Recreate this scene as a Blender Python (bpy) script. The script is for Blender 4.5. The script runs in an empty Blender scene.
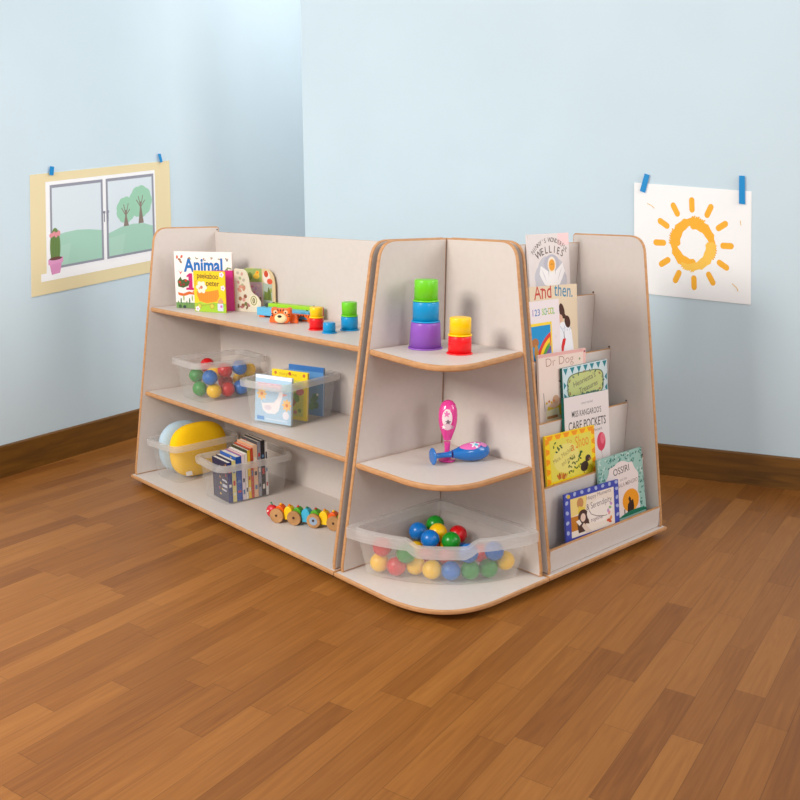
import bpy, bmesh, math, random
from mathutils import Vector, Matrix
random.seed(7)
S = bpy.context.scene
COL = S.collection
PI = math.pi

# ------------------------------------------------------------------ materials
def lin(c):
    if isinstance(c, str):
        c = tuple(int(c[i:i+2], 16) for i in (0, 2, 4))
    return tuple((v/255/12.92 if v/255 <= .04045 else ((v/255+.055)/1.055)**2.4) for v in c) + (1,)

MC = {}
def newmat(name):
    m = bpy.data.materials.new(name); m.use_nodes = True
    nt = m.node_tree
    return m, nt, nt.nodes['Principled BSDF']

def mat(c, rough=.5, spec=.4, coat=0):
    k = (c, rough, spec, coat)
    if k in MC: return MC[k]
    m, nt, b = newmat('paint_' + str(c))
    n = nt.nodes.new('ShaderNodeTexNoise'); n.inputs['Scale'].default_value = 35
    tc = nt.nodes.new('ShaderNodeTexCoord'); nt.links.new(tc.outputs['Object'], n.inputs['Vector'])
    r = nt.nodes.new('ShaderNodeMapRange')
    r.inputs['To Min'].default_value = max(rough-.05, 0); r.inputs['To Max'].default_value = min(rough+.05, 1)
    nt.links.new(n.outputs['Fac'], r.inputs['Value']); nt.links.new(r.outputs['Result'], b.inputs['Roughness'])
    b.inputs['Base Color'].default_value = lin(c)
    b.inputs['Specular IOR Level'].default_value = spec
    b.inputs['Coat Weight'].default_value = coat
    MC[k] = m
    return m

def noisy(name, c1, c2, scale, rough=.6, stretch=(1, 1, 1), bump=0, detail=3, spec=.35):
    m, nt, b = newmat(name)
    tc = nt.nodes.new('ShaderNodeTexCoord'); mp = nt.nodes.new('ShaderNodeMapping')
    mp.inputs['Scale'].default_value = stretch
    n = nt.nodes.new('ShaderNodeTexNoise'); n.inputs['Scale'].default_value = scale; n.inputs['Detail'].default_value = detail
    cr = nt.nodes.new('ShaderNodeValToRGB')
    cr.color_ramp.elements[0].position = .3; cr.color_ramp.elements[1].position = .7
    cr.color_ramp.elements[0].color = lin(c1); cr.color_ramp.elements[1].color = lin(c2)
    L = nt.links.new
    L(tc.outputs['Object'], mp.inputs['Vector']); L(mp.outputs['Vector'], n.inputs['Vector'])
    L(n.outputs['Fac'], cr.inputs['Fac']); L(cr.outputs['Color'], b.inputs['Base Color'])
    b.inputs['Roughness'].default_value = rough; b.inputs['Specular IOR Level'].default_value = spec
    if bump:
        bp = nt.nodes.new('ShaderNodeBump'); bp.inputs['Strength'].default_value = bump; bp.inputs['Distance'].default_value = .002
        L(n.outputs['Fac'], bp.inputs['Height']); L(bp.outputs['Normal'], b.inputs['Normal'])
    return m

def milky(name, alpha, c=(248, 246, 244)):
    m = bpy.data.materials.new(name); m.use_nodes = True
    nt = m.node_tree; b = nt.nodes['Principled BSDF']
    b.inputs['Base Color'].default_value = lin(c); b.inputs['Roughness'].default_value = .32
    out = nt.nodes['Material Output']
    tr = nt.nodes.new('ShaderNodeBsdfTransparent'); tr.inputs['Color'].default_value = (.98, .98, .98, 1)
    tl = nt.nodes.new('ShaderNodeBsdfTranslucent'); tl.inputs['Color'].default_value = lin(c)
    m1 = nt.nodes.new('ShaderNodeMixShader'); m1.inputs[0].default_value = .35
    m2 = nt.nodes.new('ShaderNodeMixShader'); m2.inputs[0].default_value = alpha
    n = nt.nodes.new('ShaderNodeTexNoise'); n.inputs['Scale'].default_value = 14
    mr = nt.nodes.new('ShaderNodeMapRange'); mr.inputs['To Min'].default_value = alpha*.85; mr.inputs['To Max'].default_value = alpha*1.15
    L = nt.links.new
    L(n.outputs['Fac'], mr.inputs['Value']); L(mr.outputs['Result'], m2.inputs[0])
    L(b.outputs[0], m1.inputs[1]); L(tl.outputs[0], m1.inputs[2])
    L(tr.outputs[0], m2.inputs[1]); L(m1.outputs[0], m2.inputs[2]); L(m2.outputs[0], out.inputs['Surface'])
    return m

M_LAM = noisy('laminate', (207, 197, 191), (210, 200, 194), 60, .45)
M_EDGE = noisy('wood_edge', (182, 132, 88), (200, 150, 104), 40, .5, (1, 1, 3))
M_PLINTH_SHADE = mat((30, 26, 24), .7)  # plinths: shade under the base boards put into the colour
M_BIN = milky('clear_plastic', .085)
M_CBIN = milky('clear_plastic_corner', .15)
M_RIM = milky('clear_plastic_rim', .29)
M_WALL = noisy('wall_paint', (205, 223, 233), (208, 226, 236), 3, .9, spec=.1)
M_PAGE = noisy('paper_edges', (228, 220, 206), (240, 233, 220), 200, .8, (1, 1, 8))

def floor_mat():
    m, nt, b = newmat('plank_floor')
    N = nt.nodes.new; L = nt.links.new
    def math_(op, a, bb=None):
        n = N('ShaderNodeMath'); n.operation = op
        for i, v in enumerate((a, bb)):
            if v is None: continue
            if isinstance(v, (int, float)): n.inputs[i].default_value = v
            else: L(v, n.inputs[i])
        return n.outputs[0]
    tc = N('ShaderNodeTexCoord'); mp = N('ShaderNodeMapping'); mp.vector_type = 'TEXTURE'
    mp.inputs['Rotation'].default_value = (0, 0, math.radians(104))
    L(tc.outputs['Object'], mp.inputs['Vector'])
    sx = N('ShaderNodeSeparateXYZ'); L(mp.outputs['Vector'], sx.inputs[0])
    u, v = sx.outputs[0], sx.outputs[1]
    W, LN = .066, .46
    vr = math_('DIVIDE', v, W); row = math_('FLOOR', vr); vf = math_('FRACT', vr)
    w1 = N('ShaderNodeTexWhiteNoise'); w1.noise_dimensions = '1D'; L(row, w1.inputs['W'])
    us = math_('ADD', math_('DIVIDE', u, LN), math_('MULTIPLY', w1.outputs['Value'], 7.3))
    idx = math_('FLOOR', us); uf = math_('FRACT', us)
    cx = N('ShaderNodeCombineXYZ'); L(row, cx.inputs[0]); L(idx, cx.inputs[1])
    w2 = N('ShaderNodeTexWhiteNoise'); w2.noise_dimensions = '2D'; L(cx.outputs[0], w2.inputs['Vector'])
    # grain, shifted per plank
    gx = N('ShaderNodeCombineXYZ'); L(math_('MULTIPLY', u, 1.6), gx.inputs[0]); L(math_('MULTIPLY', v, 26), gx.inputs[1])
    L(math_('MULTIPLY', w2.outputs['Value'], 50), gx.inputs[2])
    g = N('ShaderNodeTexNoise'); g.inputs['Scale'].default_value = 2.2; g.inputs['Detail'].default_value = 5
    g.inputs['Distortion'].default_value = 1.6
    L(gx.outputs[0], g.inputs['Vector'])
    t = math_('ADD', math_('MULTIPLY', w2.outputs['Value'], .40), math_('MULTIPLY', g.outputs['Fac'], .62))
    cr = N('ShaderNodeValToRGB'); e = cr.color_ramp.elements
    e[0].position = .1; e[0].color = lin((108, 60, 20)); e[1].position = .95; e[1].color = lin((168, 110, 50))
    k = e.new(.5); k.color = lin((140, 86, 34))
    L(t, cr.inputs['Fac'])
    # joints
    def edge(f, w):
        a = math_('MINIMUM', f, math_('SUBTRACT', 1.0, f))
        return math_('LESS_THAN', a, w)
    j = math_('MAXIMUM', edge(vf, .012), edge(uf, .0018))
    mx = N('ShaderNodeMix'); mx.data_type = 'RGBA'; mx.blend_type = 'MULTIPLY'
    L(math_('MULTIPLY', j, .45), mx.inputs['Factor']); L(cr.outputs['Color'], mx.inputs['A']); mx.inputs['B'].default_value = (.25, .2, .15, 1)
    L(mx.outputs['Result'], b.inputs['Base Color'])
    b.inputs['Roughness'].default_value = .42; b.inputs['Specular IOR Level'].default_value = .3
    bp = N('ShaderNodeBump'); bp.inputs['Strength'].default_value = .08; bp.inputs['Distance'].default_value = .001
    L(g.outputs['Fac'], bp.inputs['Height']); L(bp.outputs['Normal'], b.inputs['Normal'])
    return m

def board_mat():
    m, nt, b = newmat('stained_wood'); N = nt.nodes.new; L = nt.links.new
    tc = N('ShaderNodeTexCoord'); mp = N('ShaderNodeMapping'); mp.inputs['Scale'].default_value = (2, 2, 22)
    L(tc.outputs['Object'], mp.inputs['Vector'])
    n = N('ShaderNodeTexNoise'); n.inputs['Scale'].default_value = 2.0; n.inputs['Detail'].default_value = 5; n.inputs['Distortion'].default_value = .8
    L(mp.outputs['Vector'], n.inputs['Vector'])
    cr = N('ShaderNodeValToRGB'); e = cr.color_ramp.elements
    e[0].position = .3; e[0].color = lin((92, 58, 8)); e[1].position = .75; e[1].color = lin((130, 84, 20))
    L(n.outputs['Fac'], cr.inputs['Fac'])
    vo = N('ShaderNodeTexVoronoi'); vo.inputs['Scale'].default_value = 2.3
    mv = N('ShaderNodeMapping'); mv.inputs['Scale'].default_value = (1, 1, 1.6); L(tc.outputs['Object'], mv.inputs['Vector']); L(mv.outputs['Vector'], vo.inputs['Vector'])
    mr = N('ShaderNodeMapRange'); mr.inputs['From Min'].default_value = .03; mr.inputs['From Max'].default_value = .09
    mr.inputs['To Min'].default_value = .75; mr.inputs['To Max'].default_value = 0
    L(vo.outputs['Distance'], mr.inputs['Value'])
    mx = N('ShaderNodeMix'); mx.data_type = 'RGBA'; L(mr.outputs['Result'], mx.inputs['Factor'])
    L(cr.outputs['Color'], mx.inputs['A']); mx.inputs['B'].default_value = lin((52, 24, 6))
    L(mx.outputs['Result'], b.inputs['Base Color']); b.inputs['Roughness'].default_value = .5
    return m
M_FLOOR = floor_mat(); M_BOARD = board_mat()

# ------------------------------------------------------------------ mesh builder
class MB:
    def __init__(s, M=None):
        s.v = []; s.f = []; s.fm = []; s.sm = []; s.mats = []; s.M = M
    def mi(s, m):
        if m not in s.mats: s.mats.append(m)
        return s.mats.index(m)
    def add(s, vs, fs, m, smooth=False, M=None):
        o = len(s.v)
        for p in vs:
            p = Vector(p)
            if M is not None: p = M @ p
            if s.M is not None: p = s.M @ p
            s.v.append(p)
        for i, f in enumerate(fs):
            s.f.append([o+k for k in f])
            s.fm.append(s.mi(m[i] if isinstance(m, list) else m)); s.sm.append(smooth)
    def box(s, x0, x1, y0, y1, z0, z1, m, M=None):
        vs = [(x, y, z) for x in (x0, x1) for y in (y0, y1) for z in (z0, z1)]
        fs = [(0, 1, 3, 2), (4, 6, 7, 5), (0, 4, 5, 1), (2, 3, 7, 6), (0, 2, 6, 4), (1, 5, 7, 3)]
        s.add(vs, fs, m, False, M)
    def loft(s, rings, m, closed=True, cap0=True, cap1=True, smooth=True, loop=False, M=None, capm=None):
        n = len(rings[0]); vs = [p for r in rings for p in r]; fs = []
        R = len(rings)
        for i in range(R if loop else R-1):
            a, b = i*n, ((i+1) % R)*n
            for k in range(n if closed else n-1):
                k2 = (k+1) % n
                fs.append((a+k, a+k2, b+k2, b+k))
        s.add(vs, fs, m, smooth, M)
        if not loop:
            if cap0: s.add(rings[0], [tuple(range(n))[::-1]], capm or m, False, M)
            if cap1: s.add(rings[-1], [tuple(range(n))], capm or m, False, M)
    def lathe(s, prof, m, n=32, M=None, smooth=True, cap0=True, cap1=True):
        s.loft([[(r*math.cos(2*PI*k/n), r*math.sin(2*PI*k/n), z) for k in range(n)] for r, z in prof], m, True, cap0, cap1, smooth, False, M)
    def ell(s, c, r, m, n=20, e=1.0, M=None):
        pw = lambda a: math.copysign(abs(a)**e, a)
        rings = []
        for i in range(1, n//2):
            t = -PI/2+PI*i/(n//2)
            rings.append([(c[0]+r[0]*pw(math.cos(t))*pw(math.cos(2*PI*k/n)), c[1]+r[1]*pw(math.cos(t))*pw(math.sin(2*PI*k/n)), c[2]+r[2]*pw(math.sin(t))) for k in range(n)])
        vs = [p for q in rings for p in q]+[(c[0], c[1], c[2]-r[2]), (c[0], c[1], c[2]+r[2])]
        fs = []; R = len(rings)
        for i in range(R-1):
            for k in range(n): fs.append((i*n+k, i*n+(k+1) % n, (i+1)*n+(k+1) % n, (i+1)*n+k))
        for k in range(n):
            fs.append((R*n, (k+1) % n, k)); fs.append((R*n+1, (R-1)*n+k, (R-1)*n+(k+1) % n))
        s.add(vs, fs, m, True, M)
    def slab(s, out, h0, h1, mface, medge, r=.004, M=None, seg=4, round0=True, round1=True):
        """flat board from a 2D outline (CCW) between heights h0..h1 with rounded edges"""
        r = min(r, (h1-h0)/2)
        def inset(d):
            n = len(out); res = []
            for i in range(n):
                a, b, c = Vector(out[i-1]), Vector(out[i]), Vector(out[(i+1) % n])
                d1 = (b-a).normalized(); d2 = (c-b).normalized()
                n1 = Vector((-d1.y, d1.x)); n2 = Vector((-d2.y, d2.x))
                q = n1+n2; q = q/max(q.length_squared/2, .3) if q.length > 1e-6 else n1
                res.append(b+q*d)
            return res
        rings = []
        for i in range(seg+1):
            t = PI/2*i/seg
            d, h = (r*(1-math.sin(t)), h0+r*(1-math.cos(t))) if round0 else (0, h0)
            rings.append([(p.x, p.y, h) for p in inset(d)])
            if not round0: break
        for i in range(seg+1):
            t = PI/2*(1-i/seg)
            d, h = (r*(1-math.sin(t)), h1-r*(1-math.cos(t))) if round1 else (0, h1)
            rings.append([(p.x, p.y, h) for p in inset(d)])
            if not round1: break
        s.loft(rings, medge, True, True, True, False, False, M, mface)
    def tube(s, pts, rad, m, n=10, M=None):
        rings = []
        for i, p in enumerate(pts):
            p = Vector(p); a = Vector(pts[max(i-1, 0)]); b = Vector(pts[min(i+1, len(pts)-1)])
            t = (b-a).normalized(); x = t.orthogonal().normalized() if abs(t.z) > .9 else t.cross(Vector((0, 0, 1))).normalized(); y = t.cross(x)
            rr = rad[i] if isinstance(rad, (list, tuple)) else rad
            rings.append([p+(x*math.cos(2*PI*k/n)+y*math.sin(2*PI*k/n))*rr for k in range(n)])
        s.loft(rings, m, M=M)
    def build(s, name, parent=None, world=True, fix=True):
        me = bpy.data.meshes.new(name)
        P = s.v
        if parent is not None and world:
            inv = (Matrix.Translation(parent.location) @ parent.rotation_euler.to_matrix().to_4x4()).inverted()
            pp = parent.parent
            if pp is not None:
                inv = ((Matrix.Translation(pp.location) @ pp.rotation_euler.to_matrix().to_4x4()) @ (Matrix.Translation(parent.location) @ parent.rotation_euler.to_matrix().to_4x4())).inverted()
            P = [inv @ p for p in P]
        me.from_pydata([tuple(p) for p in P], [], s.f)
        for m in s.mats: me.materials.append(m)
        for p, k, sm in zip(me.polygons, s.fm, s.sm): p.material_index = k; p.use_smooth = sm
        if fix:
            b = bmesh.new(); b.from_mesh(me)
            bmesh.ops.recalc_face_normals(b, faces=b.faces); b.to_mesh(me); b.free()
        me.update()
        o = bpy.data.objects.new(name, me); COL.objects.link(o)
        if parent is not None: o.parent = parent
        return o

def tag(o, label, cat, group=None):
    o['label'] = label; o['category'] = cat
    if group: o['group'] = group
    return o
def thing(name, label, cat, loc=(0, 0, 0), rz=0, group=None):
    o = bpy.data.objects.new(name, None); COL.objects.link(o)
    o.empty_display_size = .05
    o.location = loc; o.rotation_euler = (0, 0, rz)
    return tag(o, label, cat, group)
def struct(o): o['kind'] = 'structure'; return o
def plab(o, t): o['label'] = t; return o
def dup(src, loc, rz, label, group=None):
    r = src.copy(); COL.objects.link(r); r.location = loc; r.rotation_euler = (0, 0, rz); r['label'] = label
    if group: r['group'] = group
    for ch in list(src.children):
        c = ch.copy(); COL.objects.link(c); c.parent = r
        for g in list(ch.children):
            d = g.copy(); COL.objects.link(d); d.parent = c
    return r

# ------------------------------------------------------------------ text and flat printing
TXT = {}
def text_mesh(body, bold):
    k = (body, bold)
    if k not in TXT:
        cu = bpy.data.curves.new('lettering', 'FONT'); cu.body = body; cu.size = 1; cu.offset = bold; cu.resolution_u = 3
        ob = bpy.data.objects.new('lettering', cu); COL.objects.link(ob)
        dg = bpy.context.evaluated_depsgraph_get(); me = ob.evaluated_get(dg).to_mesh()
        vs = [(v.co.x, v.co.y) for v in me.vertices]; fs = [tuple(p.vertices) for p in me.polygons]
        ob.evaluated_get(dg).to_mesh_clear(); bpy.data.objects.remove(ob); bpy.data.curves.remove(cu)
        x0 = min(v[0] for v in vs); x1 = max(v[0] for v in vs)
        TXT[k] = ([(a-x0, b) for a, b in vs], fs, x1-x0)
    return TXT[k]

class Print:
    """flat printing on a rectangle or quad: u right 0..1, v up 0..1, sizes in fractions of the width"""
    def __init__(s, mb, quad, n, rough=.35):      # quad BL, BR, TR, TL in space
        s.mb = mb; s.q = [Vector(p) for p in quad]; s.n = Vector(n).normalized(); s.k = 0; s.j = 0; s.warp = 0; s.vm = 0; s.rough = rough
        s.W = (s.q[1]-s.q[0]).length; s.H = (s.q[3]-s.q[0]).length; s.a = s.W/s.H; s.off = .0002
    def at(s, u, v):
        q = s.q; u -= s.warp*4*u*(1-u); v = s.vm+(1-s.vm)*v
        return q[0]*(1-u)*(1-v)+q[1]*u*(1-v)+q[2]*u*v+q[3]*(1-u)*v+s.n*(s.off+s.k*.00002+s.j*.000004)
    def draw(s, pts, faces, col, up=True, clip=True):
        if up: s.k += 1
        s.j += 1
        if clip: pts = [(min(max(u, 0), 1), min(max(v, 0), 1)) for u, v in pts]
        s.mb.add([s.at(*p) for p in pts], faces, mat(col, s.rough))
    def poly(s, pts, col, up=True): s.draw(pts, [tuple(range(len(pts)))], col, up)
    def rect(s, u0, v0, u1, v1, col, up=True): s.poly([(u0, v0), (u1, v0), (u1, v1), (u0, v1)], col, up)
    def ell(s, u, v, ru, rv, col, rot=0, n=20, up=True):
        c, si = math.cos(rot), math.sin(rot); P = []
        for k in range(n):
            a = 2*PI*k/n; x, y = ru*math.cos(a), rv*math.sin(a)
            P.append((u+x*c-y*si, v+(x*si+y*c)*s.a))
        s.poly(P, col, up)
    def line(s, pts, w, col, up=True):
        if up: s.k += 1
        for (a, b), (c, d) in zip(pts, pts[1:]):
            dx, dy = c-a, (d-b)/s.a; l = math.hypot(dx, dy) or 1; nx, ny = -dy/l*w/2, dx/l*w/2
            s.poly([(a-nx, b-ny*s.a), (c-nx, d-ny*s.a), (c+nx, d+ny*s.a), (a+nx, b+ny*s.a)], col, False)
    def frame(s, u0, v0, u1, v1, w, col):
        s.k += 1; h = w*s.a
        s.rect(u0, v0, u1, v0+h, col, False); s.rect(u0, v1-h, u1, v1, col, False)
        s.rect(u0, v0+h, u0+w, v1-h, col, False); s.rect(u1-w, v0+h, u1, v1-h, col, False)
    def text(s, body, u, v, size, col, rot=0, bold=0, sx=1, wid=None, align='c', up=True):
        vs, fs, w = text_mesh(body, bold)
        if wid: sx = wid/(w*size)
        o = {'c': w/2, 'l': 0, 'r': w}[align]; c, si = math.cos(rot), math.sin(rot); P = []
        for x, y in vs:
            x = (x-o)*size*sx; y *= size
            P.append((u+x*c-y*si, v+(x*si+y*c)*s.a))
        s.draw(P, fs, col, up)
    def arc(s, body, u, v, R, size, col, a0, a1, bold=0):
        s.k += 1; n = len(body)
        for i, ch in enumerate(body):
            if ch == ' ': continue
            t = math.radians(a0+(a1-a0)*i/(n-1))
            s.text(ch, u+R*math.cos(t), v+R*math.sin(t)*s.a, size, col, t-PI/2, bold, .9, None, 'c', False)
    def dots(s, pts, r, cols, rv=None, rot=None):
        s.k += 1
        for i, (u, v) in enumerate(pts):
            s.ell(u, v, r, rv or r, cols[i % len(cols)], rot if rot is not None else i*1.3, 8, False)

# ------------------------------------------------------------------ camera, light, world
cam = bpy.data.cameras.new('camera'); co = bpy.data.objects.new('camera', cam); COL.objects.link(co)
yaw, pit, rol = 2.4037, -.2950, .0054
f_ = Vector((math.cos(pit)*math.cos(yaw), math.cos(pit)*math.sin(yaw), math.sin(pit)))
r0 = Vector((math.sin(yaw), -math.cos(yaw), 0)); u0_ = r0.cross(f_)
r_ = r0*math.cos(rol)+u0_*math.sin(rol); u_ = -r0*math.sin(rol)+u0_*math.cos(rol)
mw = Matrix((r_, u_, -f_)).transposed().to_4x4(); mw.translation = (1.8292, -1.8830, 1.0571)
co.matrix_world = mw
cam.sensor_width = 36; cam.sensor_fit = 'HORIZONTAL'; cam.lens = 884.68/800*36
cam.shift_x = (400-389.41)/800; cam.shift_y = (467.0-400)/800
cam.clip_start = .05
S.camera = co

def area(name, loc, target, size, power, col=(1, 1, 1), sy=None):
    l = bpy.data.lights.new(name, 'AREA'); l.energy = power; l.color = col
    l.shape = 'RECTANGLE'; l.size = size; l.size_y = sy or size
    o = bpy.data.objects.new(name, l); COL.objects.link(o); o.location = loc
    o.rotation_euler = (Vector(target)-Vector(loc)).to_track_quat('-Z', 'Y').to_euler()
    return o
area('studio_softbox', (-.05, -2.9, 1.9), (-.55, -.1, .45), .8, 74, (1, .95, .88))
area('studio_fill_softbox', (3.0, -1.0, 1.35), (.1, 0, .55), .45, 10, (1, .97, .94))
wl_ = area('added_wall_fill', (2.5, 1.45, 2.2), (-1.9, -.3, 1.1), 1.8, 14, (1, .98, .96)); wl_.data.spread = math.radians(80)  # extra unseen light, added to lift the left wall
area('added_recess_fill', (-1.25, 1.25, 2.45), (-2.25, .85, 1.0), .9, 13, (1, .98, .96))  # unseen light added behind the right wall to brighten the left wall there
w = bpy.data.worlds.new('world'); S.world = w; w.use_nodes = True
bg = w.node_tree.nodes['Background']; bg.inputs['Color'].default_value = (1, .985, .97, 1); bg.inputs['Strength'].default_value = .69
S.view_settings.view_transform = 'Standard'; S.view_settings.look = 'None'
S.cycles.transparent_max_bounces = 32
S.view_settings.exposure = 0; S.view_settings.gamma = 1

# ------------------------------------------------------------------ room
mb = MB(); mb.box(-5, 5, -6, 5, -.1, 0, M_FLOOR); struct(mb.build('floor'))
dA = Vector((-.2269, .6860, 0)).normalized(); nA = Vector((dA.y, -dA.x, 0))
A0 = Vector((-1.6405, -.7904, 0))-nA*.006
dB = Vector((.4659, .2120, 0)).normalized(); nB = Vector((dB.y, -dB.x, 0))
B0 = Vector((.0479, 1.2149, 0))-nB*.006
BE = (Vector((-1.412, .5505, 0))-B0).dot(dB)         # free end of the right wall
def wallbox(name, o, d, n, s0, s1, depth0, depth1, z0, z1, m, r=0):
    mb = MB()
    P = lambda s, t, z: o+d*s+n*t+Vector((0, 0, z))
    vs = [P(a, b, c) for a in (s0, s1) for b in (depth0, depth1) for c in (z0, z1)]
    mb.add(vs, [(0, 1, 3, 2), (4, 6, 7, 5), (0, 4, 5, 1), (2, 3, 7, 6), (0, 2, 6, 4), (1, 5, 7, 3)], m)
    if r:
        mb2 = MB()
        prof = [(depth0, z0), (depth1, z0), (depth1, z1-r)]+[(depth1-r+r*math.cos(a), z1-r+r*math.sin(a)) for a in (PI/6, PI/3, PI/2)]+[(depth0, z1)]
        mb2.loft([[P(a, t, z) for t, z in prof] for a in (s0, s1)], m, smooth=False); mb = mb2
    return struct(mb.build(name))
wallbox('wall_left', A0, dA, nA, -3.6, 3.0, -.1, 0, 0, 2.6, M_WALL)
wallbox('wall_right', B0, dB, nB, BE, 4.2, -.12, 0, 0, 2.6, M_WALL)
wallbox('wall_back', A0+dA*3.0, nA, -dA, -.1, 1.4, -.1, 0, 0, 2.6, M_WALL)
wallbox('baseboard_left', A0, dA, nA, -3.6, 2.99, 0, .014, 0, .125, M_BOARD, .006)
wallbox('baseboard_right', B0, dB, nB, BE, 4.2, 0, .014, 0, .125, M_BOARD, .006)

# ------------------------------------------------------------------ posters
def poster(name, label, quad, n, art, tapes):
    quad = [Vector(p)+n*.0012 for p in quad]
    c = (quad[0]+quad[1])/2
    t = thing(name, label, 'poster', c)
    mb = MB()
    back = [p-n*.0008 for p in quad]
    mb.add(quad+back, [(0, 1, 2, 3), (7, 6, 5, 4), (0, 4, 5, 1), (1, 5, 6, 2), (2, 6, 7, 3), (3, 7, 4, 0)], mat((250, 250, 250), .6))
    art(Print(mb, quad, n, .6))
    mb.build('paper', t, fix=False)
    for q in tapes:
        q = [Vector(p)+n*.0031 for p in q]
        mt = MB(); mt.add(q+[p-n*.0010 for p in q], [(0, 1, 2, 3), (7, 6, 5, 4), (0, 4, 5, 1), (1, 5, 6, 2), (2, 6, 7, 3), (3, 7, 4, 0)], mat((0, 140, 208), .5))
        plab(mt.build('tape', t), 'blue tape strip')
    return t
def art_window(p):
    p.warp = .038
    p.rect(0, 0, 1, 1, (236, 220, 176))
    T = lambda u, v: (u, 1-v)
    def R(u0, v0, u1, v1, c, up=True): p.rect(u0, 1-v1, u1, 1-v0, c, up)
    R(.11, .07, .89, .86, (250, 250, 253))
    for a, b, hill in ((.14, .515, [(0, .525), (.25, .507), (.5, .50), (.75, .512), (1, .535)]), (.537, .88, [(0, .575), (.3, .535), (.55, .525), (.8, .535), (1, .57)])):
        R(a, .10, b, .80, (150, 152, 166))
        a2, b2 = a+.014, b-.014
        R(a2, .125, b2, .78, (222, 233, 241))
        p.poly([T(a2, .78), T(b2, .78)]+[T(a2+(b2-a2)*x, y) for x, y in reversed(hill)], (168, 211, 192))
        p.poly([T(a2, .78), T(a2+(b2-a2)*.3, .78), T(a2+(b2-a2)*.38, .60), T(a2, .62)], (176, 216, 198))
    for (cu, cv, r, tv) in ((.676, .392, .064, .535), (.782, .335, .078, .53)):
        p.k += 1
        for a in range(9):
            t = a*2*PI/9; p.ell(cu+.55*r*math.cos(t), 1-cv+.55*r*math.sin(t)*p.a, r*.52, r*.52, (160, 210, 182), 0, 14, False)
        p.ell(cu, 1-cv, r*.7, r*.7, (160, 210, 182), 0, 20, False)
        br = (142, 126, 116)
        p.poly([T(cu-.018, tv), T(cu+.02, tv), T(cu+.006, cv+.06), T(cu+.004, cv), T(cu-.004, cv), T(cu-.006, cv+.06)], br)
        for dx, dy in ((-.03, -.02), (.032, -.01), (-.015, -.05), (.018, -.055)): p.line([T(cu, cv+.05), T(cu+dx, cv+dy)], .005, br, False)
    R(.513, .375, .530, .395, (140, 142, 158)); R(.541, .375, .556, .395, (140, 142, 158), False)
    R(.519, .39, .526, .47, (140, 142, 158), False); R(.545, .39, .552, .47, (140, 142, 158), False)
    R(.07, .825, .97, .89, (253, 253, 255))
    p.ell(.172, 1-.615, .037, .092, (110, 140, 76))
    for i in range(5): p.ell(.172+.006*(i-2)*1.8, 1-.60, .002, .08, (94, 122, 64), 0, 8, i == 0)
    for i in range(4): p.ell(.145+.018*i, 1-.515+.01*(i % 2), .014, .011, (232, 150, 160), .6*i, 10, i == 0)
    p.poly([T(.13, .75), T(.218, .745), T(.203, .84), T(.145, .845)], (224, 150, 196))
    p.poly([T(.122, .715), T(.226, .705), T(.226, .752), T(.122, .76)], (230, 160, 204))
    p.ell(.174, 1-.712, .045, .008, (110, 70, 60))
qa = [(-1.7165, -.560, .677), (-1.968, .2002, .741), (-1.976, .2235, 1.215), (-1.7335, -.5085, 1.135)]
poster('poster', 'window picture with cream border taped on the left blue wall', [Vector(p)-nA*.0045 for p in qa], nA, art_window,
    [[(-1.759, -.426, 1.137), (-1.767, -.4065, 1.136), (-1.770, -.399, 1.168), (-1.7625, -.418, 1.170)],
     [(-1.9525, .1605, 1.2035), (-1.9575, .1755, 1.207), (-1.955, .166, 1.242), (-1.950, .150, 1.240)]])
def art_sun(p):
    p.rect(0, 0, 1, 1, (250, 250, 251))
    cu, cv = .513, .495; o1, o2 = (251, 182, 48), (253, 202, 84)
    for k in range(12):
        t = math.radians(92+30*k); c, s_ = math.cos(t), math.sin(t); P = []
        for i in range(7):
            a = -PI/2+PI*i/6; P.append((.36+.026*math.cos(a), .026*math.sin(a)))
        for i in range(7):
            a = PI/2+PI*i/6; P.append((.285+.026*math.cos(a), .026*math.sin(a)))
        p.poly([(cu+(x*c-y*s_)*.89, cv+(x*s_+y*c)*p.a*1.03) for x, y in P], o1, k == 0)
    rnd = random.Random(3)
    for j, (t0, col) in enumerate(((80, o1), (170, o1), (-100, o1), (-10, o2))):
        P = []; Q = []
        for i in range(17):
            x = i/16; t = math.radians(t0+20-135*x)
            ro = .203-.010*x+(.006*math.sin(i*2.3)); ri = .112+.062*x**2.2-.003*math.sin(i*1.7)
            if i == 0: ri = .125; ro = .175
            P.append((cu+ro*math.cos(t)*.97, cv+ro*math.sin(t)*p.a*1.14)); Q.append((cu+ri*math.cos(t)*.97, cv+ri*math.sin(t)*p.a*1.14))
        p.k += 1
        for i in range(16): p.poly([P[i], P[i+1], Q[i+1], Q[i]], col, False)
        for i in range(7):
            t = math.radians(t0-110+i*5); ro = .205+.01*rnd.random()
            p.line([(cu+.165*math.cos(t+.2)*.97, cv+.165*math.sin(t+.2)*p.a*1.14), (cu+ro*math.cos(t)*.97, cv+ro*math.sin(t)*p.a*1.14)], .012, col, False)
    p.line([(.115, .825), (.16, .805), (.178, .785)], .006, (236, 196, 110))
    p.line([(.908, .74), (.914, .70)], .006, (236, 196, 110), False)
    p.line([(.845, .175), (.885, .135), (.893, .11)], .007, (236, 196, 110), False)
qb = [(-.103, 1.146, .713), (.283, 1.322, .687), (.243, 1.304, 1.087), (-.134, 1.132, 1.118)]
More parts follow.
